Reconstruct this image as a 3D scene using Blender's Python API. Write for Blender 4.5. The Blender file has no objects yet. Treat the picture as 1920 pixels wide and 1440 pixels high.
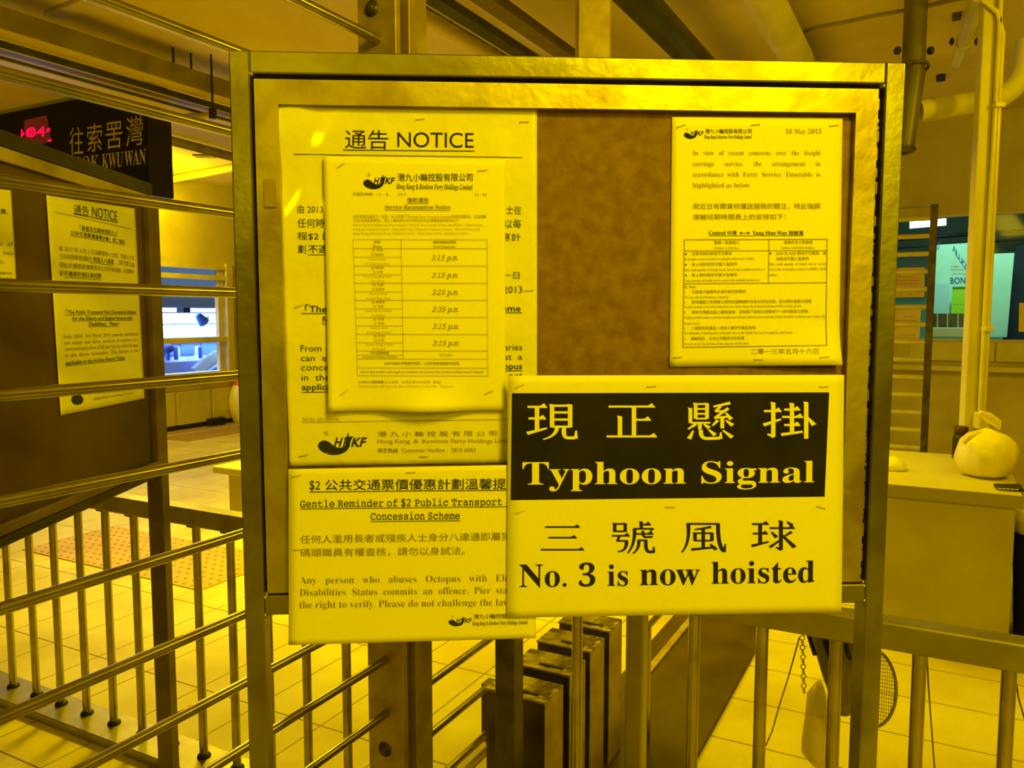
import bpy, math, random
from mathutils import Vector, Matrix
random.seed(7)
sc = bpy.context.scene
COL = sc.collection
# ------------------------------------------------------------------ camera, world, exposure, lights
EYE = 1.38
PITCH = math.radians(4.9)
FPX = 1500.0
cam_d = bpy.data.cameras.new('camera'); cam_d.sensor_width = 36.0; cam_d.lens = 36.0 * FPX / 1920.0
cam_d.clip_start = 0.02; cam_d.clip_end = 100
cam = bpy.data.objects.new('camera', cam_d); COL.objects.link(cam)
cam.location = (0, 0, EYE); cam.rotation_euler = (math.pi / 2 - PITCH, 0, 0)
sc.camera = cam
world = bpy.data.worlds.new('world'); sc.world = world; world.use_nodes = True
world.node_tree.nodes['Background'].inputs[0].default_value = (0.35, 0.6, 1.0, 1)
world.node_tree.nodes['Background'].inputs[1].default_value = 0.25
sc.view_settings.view_transform = 'Standard'; sc.view_settings.look = 'None'
sc.view_settings.gamma = 1.0; sc.view_settings.use_curve_mapping = False
sc.view_settings.exposure = 0.0
SODIUM = (1.0, 0.735, 0.0)
def lamp(name, loc, power, radius, color=SODIUM):
    d = bpy.data.lights.new(name, 'POINT'); d.energy = power; d.shadow_soft_size = radius; d.color = color
    o = bpy.data.objects.new(name, d); COL.objects.link(o); o.location = loc; return o
def area(name, loc, target, sx, sy, power, color=SODIUM):
    d = bpy.data.lights.new(name, 'AREA'); d.shape = 'RECTANGLE'; d.size = sx; d.size_y = sy; d.energy = power; d.color = color
    o = bpy.data.objects.new(name, d); COL.objects.link(o); o.location = loc
    o.rotation_euler = (Vector(target) - Vector(loc)).to_track_quat('-Z', 'Y').to_euler(); return o
area('lamp_right_front', (1.75, -2.2, 2.72), (0.4, 1.0, 1.2), 0.6, 0.6, 29)
area('fill_overhead', (0.75, -0.55, 2.85), (0.2, 0.9, 1.2), 0.5, 0.5, 45)  # added fill, brightens the papers without mirroring in the steel frame
lamp('lamp_front', (-0.92, -3.4, 2.6), 35, 0.2)
lh_ = area('lamp_left_hall', (-1.2, 4.9, 2.6), (-1.2, 4.9, 0), 0.5, 0.5, 108); lh_.data.spread = math.radians(150)
ll_ = area('lamp_lane', (0.75, 4.1, 2.45), (0.75, 4.1, 0), 0.6, 0.6, 36); ll_.data.spread = math.radians(160)
lamp('lamp_far_left', (-3.9, 8.6, 2.75), 90, 0.12)
lamp('lamp_right_hall', (2.9, 2.6, 2.6), 40, 0.12)

# ------------------------------------------------------------------ pixel rays (1920x1440), used to read true positions off known planes
CP, SP = math.cos(PITCH), math.sin(PITCH)
EYEV = Vector((0, 0, EYE))
def ray(px, py):
    a = (px - 960) / FPX; b = (720 - py) / FPX
    return Vector((a, CP + b * SP, -SP + b * CP))
def at_z(px, py, z):
    r = ray(px, py); return EYEV + r * ((z - EYE) / r.z)
def at_y(px, py, y):
    r = ray(px, py); return EYEV + r * (y / r.y)
def on_plane(px, py, p0, n):
    r = ray(px, py); return EYEV + r * ((Vector(p0) - EYEV).dot(n) / r.dot(n))
TH = math.radians(28.0)
A = Vector((math.sin(TH), math.cos(TH), 0)); B = Vector((math.cos(TH), -math.sin(TH), 0)); Z = Vector((0, 0, 1))
def UV(u, v, z=0.0): return A * u + B * v + Z * z
def on_u(px, py, u): return on_plane(px, py, A * u, A)
def on_v(px, py, v): return on_plane(px, py, B * v, B)

# ------------------------------------------------------------------ materials
MATS = {}
def node_mat(name):
    m = bpy.data.materials.new(name); m.use_nodes = True
    nt = m.node_tree; return m, nt, nt.nodes['Principled BSDF']
def mat(name, col, rough=0.6, metal=0.0, col2=None, scale=8.0, lo=0.4, hi=0.6, bump=0.0, bscale=None, detail=4.0, coat=0.0, stretch=None, emit=None, estr=0.0, spec=0.5):
    m, nt, b = node_mat(name)
    b.inputs['Base Color'].default_value = (*col, 1); b.inputs['Roughness'].default_value = rough; b.inputs['Metallic'].default_value = metal
    b.inputs['Specular IOR Level'].default_value = spec; b.inputs['Coat Weight'].default_value = coat; b.inputs['Coat Roughness'].default_value = 0.08
    if emit: b.inputs['Emission Color'].default_value = (*emit, 1); b.inputs['Emission Strength'].default_value = estr
    tc = nt.nodes.new('ShaderNodeTexCoord'); src = tc.outputs['Object']
    if stretch:
        mp = nt.nodes.new('ShaderNodeMapping'); mp.inputs['Scale'].default_value = stretch; nt.links.new(src, mp.inputs[0]); src = mp.outputs[0]
    if col2:
        n = nt.nodes.new('ShaderNodeTexNoise'); n.inputs['Scale'].default_value = scale; n.inputs['Detail'].default_value = detail
        r = nt.nodes.new('ShaderNodeValToRGB'); r.color_ramp.elements[0].position = lo; r.color_ramp.elements[1].position = hi
        r.color_ramp.elements[0].color = (*col, 1); r.color_ramp.elements[1].color = (*col2, 1)
        nt.links.new(src, n.inputs['Vector']); nt.links.new(n.outputs['Fac'], r.inputs[0]); nt.links.new(r.outputs[0], b.inputs['Base Color'])
    if bump:
        n2 = nt.nodes.new('ShaderNodeTexNoise'); n2.inputs['Scale'].default_value = bscale or scale * 4; n2.inputs['Detail'].default_value = 3
        bp = nt.nodes.new('ShaderNodeBump'); bp.inputs['Strength'].default_value = bump; bp.inputs['Distance'].default_value = 0.01
        nt.links.new(src, n2.inputs['Vector']); nt.links.new(n2.outputs['Fac'], bp.inputs['Height']); nt.links.new(bp.outputs[0], b.inputs['Normal'])
    MATS[name] = m; return m
paper = mat('paper', (0.84, 0.83, 0.80), 0.55, bump=0.05, bscale=9)
paper_laminated = mat('paper_laminated', (0.80, 0.79, 0.75), 0.45, coat=1.0, bump=0.55, bscale=15)
ink = mat('ink', (0.022, 0.021, 0.018), 0.8, spec=0.15)
ink_faded = mat('ink_faded', (0.16, 0.12, 0.07), 0.8)
ink_grey = mat('ink_grey', (0.30, 0.24, 0.14), 0.8)
ink_navy = mat('ink_navy', (0.015, 0.02, 0.09), 0.5)
staple_metal = mat('staple_metal', (0.50, 0.40, 0.20), 0.4, 0.4)
band_black = mat('band_black', (0.014, 0.013, 0.011), 0.7, col2=(0.02, 0.018, 0.014), scale=14, spec=0.12)
steel = mat('galvanised_steel', (0.42, 0.39, 0.27), 0.42, 0.9, col2=(0.30, 0.27, 0.17), scale=9, lo=0.35, hi=0.7, bump=0.03, bscale=60)
steel_frame = mat('frame_steel', (0.36, 0.35, 0.24), 0.36, 0.95, col2=(0.24, 0.215, 0.12), scale=11, lo=0.42, hi=0.66, bump=0.05, bscale=70)
steel_inner = mat('inner_frame_steel', (0.54, 0.48, 0.35), 0.42, 0.8, col2=(0.34, 0.26, 0.14), scale=12, lo=0.45, hi=0.68, bump=0.08, bscale=55)
tube_steel = mat('tube_steel', (0.46, 0.42, 0.30), 0.25, 0.95, col2=(0.32, 0.28, 0.18), scale=14, lo=0.4, hi=0.7)
dark_steel = mat('dark_steel', (0.13, 0.11, 0.07), 0.45, 0.5, col2=(0.07, 0.055, 0.03), scale=10)
scuffed_steel = mat('scuffed_steel', (0.60, 0.52, 0.36), 0.35, 0.6, col2=(0.16, 0.12, 0.07), scale=22, lo=0.4, hi=0.6, bump=0.35, bscale=60)
column_steel = mat('column_steel', (0.50, 0.41, 0.24), 0.5, 0.4, col2=(0.36, 0.27, 0.13), scale=10, bump=0.05, bscale=80)
black = mat('black_rubber', (0.012, 0.012, 0.012), 0.6)
weld = mat('weld_bead', (0.40, 0.34, 0.20), 0.3, 0.7)
chipboard = mat('chipboard', (0.23, 0.135, 0.055), 0.75, col2=(0.155, 0.082, 0.03), scale=60, lo=0.35, hi=0.65, bump=0.1, bscale=150, detail=8)
brown_panel = mat('brown_panel', (0.105, 0.055, 0.022), 0.6, col2=(0.05, 0.024, 0.009), scale=4.5, lo=0.35, hi=0.7, bump=0.05)
dark_trim = mat('dark_board_frame', (0.035, 0.030, 0.016), 0.5, 0.2, col2=(0.055, 0.043, 0.02), scale=9, spec=0.25)
cream = mat('cream_paint', (0.66, 0.60, 0.44), 0.55, col2=(0.58, 0.52, 0.36), scale=3)
cream_gloss = mat('cream_gloss_paint', (0.68, 0.62, 0.46), 0.25, col2=(0.60, 0.53, 0.37), scale=5)
ceiling_m = mat('ceiling_plaster', (0.70, 0.58, 0.36), 0.85, col2=(0.62, 0.50, 0.29), scale=1.5, bump=0.05, bscale=40)
wall_m = mat('wall_plaster', (0.60, 0.52, 0.34), 0.8, col2=(0.52, 0.43, 0.27), scale=2)
pipe_grey = mat('grey_pipe_paint', (0.15, 0.13, 0.07), 0.4, 0.1, col2=(0.11, 0.09, 0.045), scale=6)
beam_brown = mat('beam_brown', (0.16, 0.12, 0.06), 0.5, 0.1, col2=(0.12, 0.085, 0.04), scale=5)
board_leg = mat('board_leg', (0.20, 0.145, 0.065), 0.5, 0.3, col2=(0.14, 0.095, 0.04), scale=9)
pipe_dark = mat('dark_pipe_paint', (0.055, 0.06, 0.03), 0.35, 0.2, col2=(0.035, 0.036, 0.018), scale=5)
tray_grey = mat('trunking_grey', (0.30, 0.26, 0.16), 0.5, 0.2, col2=(0.23, 0.19, 0.10), scale=6)
lid_cream = mat('trunking_light', (0.60, 0.48, 0.26), 0.5)
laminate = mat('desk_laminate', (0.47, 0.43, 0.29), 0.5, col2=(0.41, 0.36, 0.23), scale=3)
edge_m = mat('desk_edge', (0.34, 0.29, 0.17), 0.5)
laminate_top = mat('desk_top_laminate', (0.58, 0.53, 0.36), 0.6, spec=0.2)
runner_m = mat('brown_runner', (0.085, 0.048, 0.016), 0.6, col2=(0.04, 0.02, 0.007), scale=5, lo=0.35, hi=0.7)
sign_navy = mat('sign_navy', (0.006, 0.008, 0.05), 0.4, spec=0.15)
sign_side = mat('sign_side', (0.022, 0.017, 0.009), 0.5, spec=0.2)
sign_letter = mat('sign_letter', (0.62, 0.55, 0.36), 0.6)
led_red = mat('led_red', (0.2, 0.0, 0.01), 0.5, emit=(1.0, 0.0, 0.06), estr=1.3)
led_dim = mat('led_panel', (0.10, 0.012, 0.01), 0.5, emit=(0.5, 0.04, 0.02), estr=0.14)
def tile_floor():
    m, nt, b = node_mat('floor_tiles'); N = nt.nodes.new; L = nt.links.new
    tc = N('ShaderNodeTexCoord')
    def dot(vec):
        d = N('ShaderNodeVectorMath'); d.operation = 'DOT_PRODUCT'; d.inputs[1].default_value = vec; L(tc.outputs['Object'], d.inputs[0]); return d.outputs['Value']
    def mth(op, a, b2=0.0, c=0.0):
        n = N('ShaderNodeMath'); n.operation = op
        for i, x in enumerate((a, b2, c)):
            if isinstance(x, (int, float)): n.inputs[i].default_value = x
            else: L(x, n.inputs[i])
        return n.outputs[0]
    u = dot(A); v = dot(B)
    def grid(x, ph, size, w=0.0045):
        f = mth('FRACT', mth('DIVIDE', mth('SUBTRACT', x, ph), size)); d = mth('ABSOLUTE', mth('SUBTRACT', f, 0.5)); return mth('GREATER_THAN', d, 0.5 - w / 2 / size)
    gv = grid(v, -2.08, 0.2925); gu6 = grid(u, 1.385, 0.60, 0.006); gu3 = grid(u, 2.54 - 0.3, 0.30, 0.005)
    right = mth('GREATER_THAN', v, -0.9)
    gu = mth('MAXIMUM', mth('MULTIPLY', gu3, right), mth('MULTIPLY', gu6, mth('SUBTRACT', 1.0, right)))
    gvl = mth('MULTIPLY', gv, mth('SUBTRACT', 1.0, right))
    g = mth('MAXIMUM', gvl, gu)
    n = N('ShaderNodeTexNoise'); n.inputs['Scale'].default_value = 1.8; n.inputs['Detail'].default_value = 5; L(tc.outputs['Object'], n.inputs['Vector'])
    r = N('ShaderNodeValToRGB'); r.color_ramp.elements[0].position = 0.32; r.color_ramp.elements[1].position = 0.62
    r.color_ramp.elements[0].color = (0.52, 0.43, 0.25, 1); r.color_ramp.elements[1].color = (0.70, 0.63, 0.44, 1); L(n.outputs['Fac'], r.inputs[0])
    mx = N('ShaderNodeMix'); mx.data_type = 'RGBA'; L(g, mx.inputs['Factor']); L(r.outputs[0], mx.inputs['A']); mx.inputs['B'].default_value = (0.13, 0.085, 0.03, 1)
    L(mx.outputs['Result'], b.inputs['Base Color']); b.inputs['Roughness'].default_value = 0.6; b.inputs['Specular IOR Level'].default_value = 0.25
    return m
floor_m = tile_floor()
def glass_mat(name, tint=(1, 1, 1), gloss=0.06):
    m = bpy.data.materials.new(name); m.use_nodes = True; nt = m.node_tree; nt.nodes.clear()
    o = nt.nodes.new('ShaderNodeOutputMaterial'); t = nt.nodes.new('ShaderNodeBsdfTransparent'); t.inputs[0].default_value = (*tint, 1)
    g = nt.nodes.new('ShaderNodeBsdfGlossy'); g.inputs['Roughness'].default_value = 0.05
    mx = nt.nodes.new('ShaderNodeMixShader'); mx.inputs[0].default_value = gloss
    nt.links.new(t.outputs[0], mx.inputs[1]); nt.links.new(g.outputs[0], mx.inputs[2]); nt.links.new(mx.outputs[0], o.inputs[0]); return m
pane_glass = glass_mat('pane_glass', (0.95, 0.97, 1.0), 0.003)
def film_mat(name, col, alpha, rough=0.25):
    m, nt, b = node_mat(name); b.inputs['Base Color'].default_value = (*col, 1); b.inputs['Roughness'].default_value = rough; b.inputs['Alpha'].default_value = alpha
    return m
film = film_mat('clear_film', (0.45, 0.34, 0.17), 0.55, 0.18)
smoky = film_mat('smoky_plastic', (0.14, 0.11, 0.05), 0.85, 0.3)

# ------------------------------------------------------------------ mesh building
class MB:
    def __init__(s): s.v = []; s.f = []; s.sm = []; s.mi = []; s.m = 0
    def add(s, vs, fs, smooth=False):
        b = len(s.v); s.v += [Vector(x) for x in vs]
        for f in fs: s.f.append([i + b for i in f]); s.sm.append(smooth); s.mi.append(s.m)
        return s
    def prism(s, bottom, top):
        n = len(bottom); fs = [list(range(n))[::-1], list(range(n, 2 * n))]
        fs += [[i, (i + 1) % n, n + (i + 1) % n, n + i] for i in range(n)]
        return s.add(list(bottom) + list(top), fs)
    def obox(s, c, ax, ay, az, hx, hy, hz, bev=0.0):
        c = Vector(c)
        if bev <= 0:
            q = [c + ax * (i * hx) + ay * (j * hy) - az * hz for i, j in ((-1, -1), (1, -1), (1, 1), (-1, 1))]
            return s.prism(q, [p + az * (2 * hz) for p in q])
        b = min(bev, hx * .49, hy * .49, hz * .49)
        lay = []
        for (dz, ins) in ((-hz, b), (-hz + b, 0), (hz - b, 0), (hz, b)):
            X, Y = hx - ins, hy - ins; k = b if ins == 0 else b * .6
            lay.append([c + ax * x + ay * y + az * dz for x, y in ((-X + k, -Y), (X - k, -Y), (X, -Y + k), (X, Y - k), (X - k, Y), (-X + k, Y), (-X, Y - k), (-X, -Y + k))])
        vs = sum(lay, []); n = 8; fs = [list(range(n))[::-1], list(range(3 * n, 4 * n))]
        for L_ in range(3): fs += [[L_ * n + i, L_ * n + (i + 1) % n, (L_ + 1) * n + (i + 1) % n, (L_ + 1) * n + i] for i in range(n)]
        return s.add(vs, fs)
    def box(s, x0, x1, y0, y1, z0, z1, bev=0.0):
        return s.obox(((x0 + x1) / 2, (y0 + y1) / 2, (z0 + z1) / 2), Vector((1, 0, 0)), Vector((0, 1, 0)), Z, abs(x1 - x0) / 2, abs(y1 - y0) / 2, abs(z1 - z0) / 2, bev)
    def uvbox(s, u0, u1, v0, v1, z0, z1, bev=0.0):
        return s.obox(UV((u0 + u1) / 2, (v0 + v1) / 2, (z0 + z1) / 2), B, A, Z, abs(v1 - v0) / 2, abs(u1 - u0) / 2, abs(z1 - z0) / 2, bev)
    def tube(s, pts, r, n=14, cap=True):
        pts = [Vector(p) for p in pts]; rs = r if isinstance(r, (list, tuple)) else [r] * len(pts)
        T = [(pts[min(i + 1, len(pts) - 1)] - pts[max(i - 1, 0)]).normalized() for i in range(len(pts))]
        ref = Vector((0, 0, 1)) if abs(T[0].z) < 0.9 else Vector((1, 0, 0))
        N_ = (ref - T[0] * ref.dot(T[0])).normalized(); vs = []
        for i, p in enumerate(pts):
            N_ = (N_ - T[i] * N_.dot(T[i])).normalized(); Bn = T[i].cross(N_)
            for k in range(n):
                a = 2 * math.pi * k / n; vs.append(p + (N_ * math.cos(a) + Bn * math.sin(a)) * rs[i])
        fs = [[i * n + k, i * n + (k + 1) % n, (i + 1) * n + (k + 1) % n, (i + 1) * n + k] for i in range(len(pts) - 1) for k in range(n)]
        s.add(vs, fs, True)
        if cap:
            b = len(vs); s.add(vs[:n], [list(range(n))[::-1]]); s.add(vs[-n:], [list(range(n))])
        return s
    def torus(s, c, nrm, R, r, n=40, m=12, a0=0, a1=2 * math.pi):
        nrm = Vector(nrm).normalized(); ref = Z if abs(nrm.z) < .9 else Vector((1, 0, 0))
        e1 = (ref - nrm * ref.dot(nrm)).normalized(); e2 = nrm.cross(e1); full = abs(a1 - a0 - 2 * math.pi) < 1e-6
        pts = [Vector(c) + (e1 * math.cos(a0 + (a1 - a0) * i / n) + e2 * math.sin(a0 + (a1 - a0) * i / n)) * R for i in range(n + (0 if full else 1))]
        if not full: return s.tube(pts, r, m)
        vs = []
        for p in pts:
            d = (p - Vector(c)).normalized()
            for k in range(m):
                a = 2 * math.pi * k / m; vs.append(p + d * (r * math.cos(a)) + nrm * (r * math.sin(a)))
        fs = [[i * m + k, i * m + (k + 1) % m, ((i + 1) % n) * m + (k + 1) % m, ((i + 1) % n) * m + k] for i in range(n) for k in range(m)]
        return s.add(vs, fs, True)
    def lathe(s, c, prof, n=20, axis=Z, fn=None):
        ref = Vector((1, 0, 0)) if abs(axis.x) < .9 else Z
        e1 = (ref - axis * ref.dot(axis)).normalized(); e2 = axis.cross(e1); vs = []
        for (r, h) in prof:
            for k in range(n):
                a = 2 * math.pi * k / n; rr = r * (fn(a, h) if fn else 1); vs.append(Vector(c) + (e1 * math.cos(a) + e2 * math.sin(a)) * rr + axis * h)
        m = len(prof); fs = [[i * n + k, i * n + (k + 1) % n, (i + 1) * n + (k + 1) % n, (i + 1) * n + k] for i in range(m - 1) for k in range(n)]
        fs += [list(range(n))[::-1], list(range((m - 1) * n, m * n))]
        return s.add(vs, fs, True)
def tag(o, label=None, cat=None, group=None, kind=None):
    if label: o['label'] = label
    if cat: o['category'] = cat
    if group: o['group'] = group
    if kind: o['kind'] = kind
    return o
def base_of(o): return Vector(o.get('_b', (0, 0, 0))) if False else BASES.get(o.name, Vector((0, 0, 0)))
BASES = {}
def build(name, mb, m, parent=None, base=None):
    me = bpy.data.meshes.new(name)
    if parent is not None: b = BASES[parent.name]
    elif base is not None: b = Vector(base)
    else:
        xs = [v.x for v in mb.v]; ys = [v.y for v in mb.v]; zs = [v.z for v in mb.v]
        b = Vector(((min(xs) + max(xs)) / 2, (min(ys) + max(ys)) / 2, min(zs)))
    me.from_pydata([tuple(v - b) for v in mb.v], [], mb.f)
    ms = m if isinstance(m, (list, tuple)) else [m]
    for x in ms: me.materials.append(x)
    me.polygons.foreach_set('use_smooth', mb.sm); me.polygons.foreach_set('material_index', mb.mi)
    me.update()
    o = bpy.data.objects.new(name, me); COL.objects.link(o); BASES[o.name] = b
    if parent is not None: o.parent = parent
    else: o.location = b
    return o
def empty(name, loc, label, cat, group=None):
    o = bpy.data.objects.new(name, None); o.empty_display_size = 0.1; COL.objects.link(o); o.location = loc; BASES[o.name] = Vector(loc)
    return tag(o, label, cat, group)
def struct(name, mb, m, parent=None, base=(0, 0, 0)):
    o = build(name, mb, m, parent, base if parent is None else None)
    if parent is None: o['kind'] = 'structure'
    return o

# ------------------------------------------------------------------ lettering
BS = (0x1D400, 0x1D41A, 0x1D7CE); MONO = (0x1D670, 0x1D68A, 0x1D7F6); BI = (0x1D468, 0x1D482, None); IT = (0x1D434, 0x1D44E, None)
def uni(s, tab):
    o = ''
    for c in s:
        if 'A' <= c <= 'Z': o += chr(tab[0] + ord(c) - 65)
        elif 'a' <= c <= 'z': o += '\u210e' if (tab is IT and c == 'h') else chr(tab[1] + ord(c) - 97)
        elif '0' <= c <= '9' and tab[2]: o += chr(tab[2] + ord(c) - 48)
        else: o += c
    return o
STY = {'sans': (None, 0.0, 'H'), 'sansb': (None, 0.012, 'H'), 'cjk': (None, 0.0, '国'), 'cjkb': (None, 0.006, '国'), 'cjkl': (None, 0.0, '国'),
       'bold': (BS, 0.0, 'H'), 'serif': (BS, -0.013, 'H'), 'logo': (None, 0.03, 'H'), 'mono': (MONO, 0.006, 'H'), 'monoi': (MONO, 0.004, 'H'), 'bi': (BI, 0.0, 'H'), 'it': (IT, 0.0, 'H')}
JOBS = []      # (text, style, res, slot)
def curve_obj(s, sty, res):
    tab, off, _ = STY[sty]
    c = bpy.data.curves.new('t', 'FONT'); c.body = uni(s, tab) if tab else s; c.size = 1; c.offset = off; c.resolution_u = res
    o = bpy.data.objects.new('t', c); COL.objects.link(o); return o
REFS = {}
class Print:
    """flat printing that lies on a sheet: lines are laid on the sheet's own plane"""
    def __init__(s, mapper, n, eps=0.0004, disp=None): s.map = mapper; s.n = n; s.eps = eps; s.disp = disp; s.blocks = [[None, [], []]]
    def blk(s, name): s.blocks.append([name, [], []]); return s
    @property
    def lines(s): return s.blocks[-1][1]
    @property
    def polys(s): return s.blocks[-1][2]
    def t(s, txt, sty, x0, x1, yb, h, yb1=None, res=2, shear=0.0, slot=0):
        s.lines.append((curve_obj(txt, sty, res), sty, x0, x1, yb, yb if yb1 is None else yb1, h, shear, slot)); return s
    def poly(s, pts, slot=0): s.polys.append((pts, slot)); return s
    def rule(s, x0, y0, x1, y1, w=1.2, slot=0):
        dx, dy = x1 - x0, y1 - y0; L_ = math.hypot(dx, dy); nx, ny = -dy / L_ * w / 2, dx / L_ * w / 2; k = 8
        for i in range(k):
            a, b = i / k, (i + 1) / k
            s.poly([(x0 + dx * a + nx, y0 + dy * a + ny), (x0 + dx * b + nx, y0 + dy * b + ny), (x0 + dx * b - nx, y0 + dy * b - ny), (x0 + dx * a - nx, y0 + dy * a - ny)], slot)
        return s
    def lift(s, P, e): 
        d = s.disp(P) if s.disp else 0.0
        return P + s.n * (s.eps + e + d)
    def mesh(s, B_):
        mb = MB()
        for k_, (pts, slot) in enumerate(B_[2]):
            mb.m = slot; mb.add([s.lift(s.map(*p), k_ * 4e-6 if B_[0] == 'character' else 0) for p in pts], [list(range(len(pts)))])
        for (o, sty, x0, x1, yb, yb1, h, shear, slot) in B_[1]:
            me = TEXT[o.name]; vs, fs = me
            if not vs: continue
            xmin = min(v[0] for v in vs); xmax = max(v[0] for v in vs); rh0, rh1 = REFS[sty]
            P0 = s.map(x0, yb); P1 = s.map(x1, yb1); PU = s.map(x0, yb - h); up = PU - P0; mb.m = slot
            out = []
            for x, y in vs:
                v_ = (y - rh0) / (rh1 - rh0); u_ = (x - xmin) / max(xmax - xmin, 1e-6) ; 
                P = P0 + (P1 - P0) * u_ + up * v_ + (P1 - P0).normalized() * (shear * v_ * up.length)
                out.append(s.lift(P, 0))
            mb.add(out, fs)
        return mb
TEXT = {}
PRINTS = []   # (Print, name, parent, material)
def later(p, name, parent, m): PRINTS.append((p, name, parent, m))
def finish_text():
    refs = {k: curve_obj(STY[k][2], k, 2) for k in STY}
    bpy.context.view_layer.update()
    dg = bpy.context.evaluated_depsgraph_get()
    def grab(o):
        me = o.evaluated_get(dg).to_mesh(); r = ([(v.co.x, v.co.y) for v in me.vertices], [list(p.vertices) for p in me.polygons]); o.evaluated_get(dg).to_mesh_clear(); return r
    for k, o in refs.items():
        vs, _ = grab(o); REFS[k] = (min(v[1] for v in vs), max(v[1] for v in vs))
    objs = list(refs.values())
    for p, *_ in PRINTS:
        for B_ in p.blocks:
          for ln in B_[1]: TEXT[ln[0].name] = grab(ln[0]); objs.append(ln[0])
    for p, name, parent, m in PRINTS:
        for B_ in p.blocks:
            if B_[1] or B_[2]: build(B_[0] or name, p.mesh(B_), m, parent)
    for o in objs:
        c = o.data; bpy.data.objects.remove(o); bpy.data.curves.remove(c)

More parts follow.
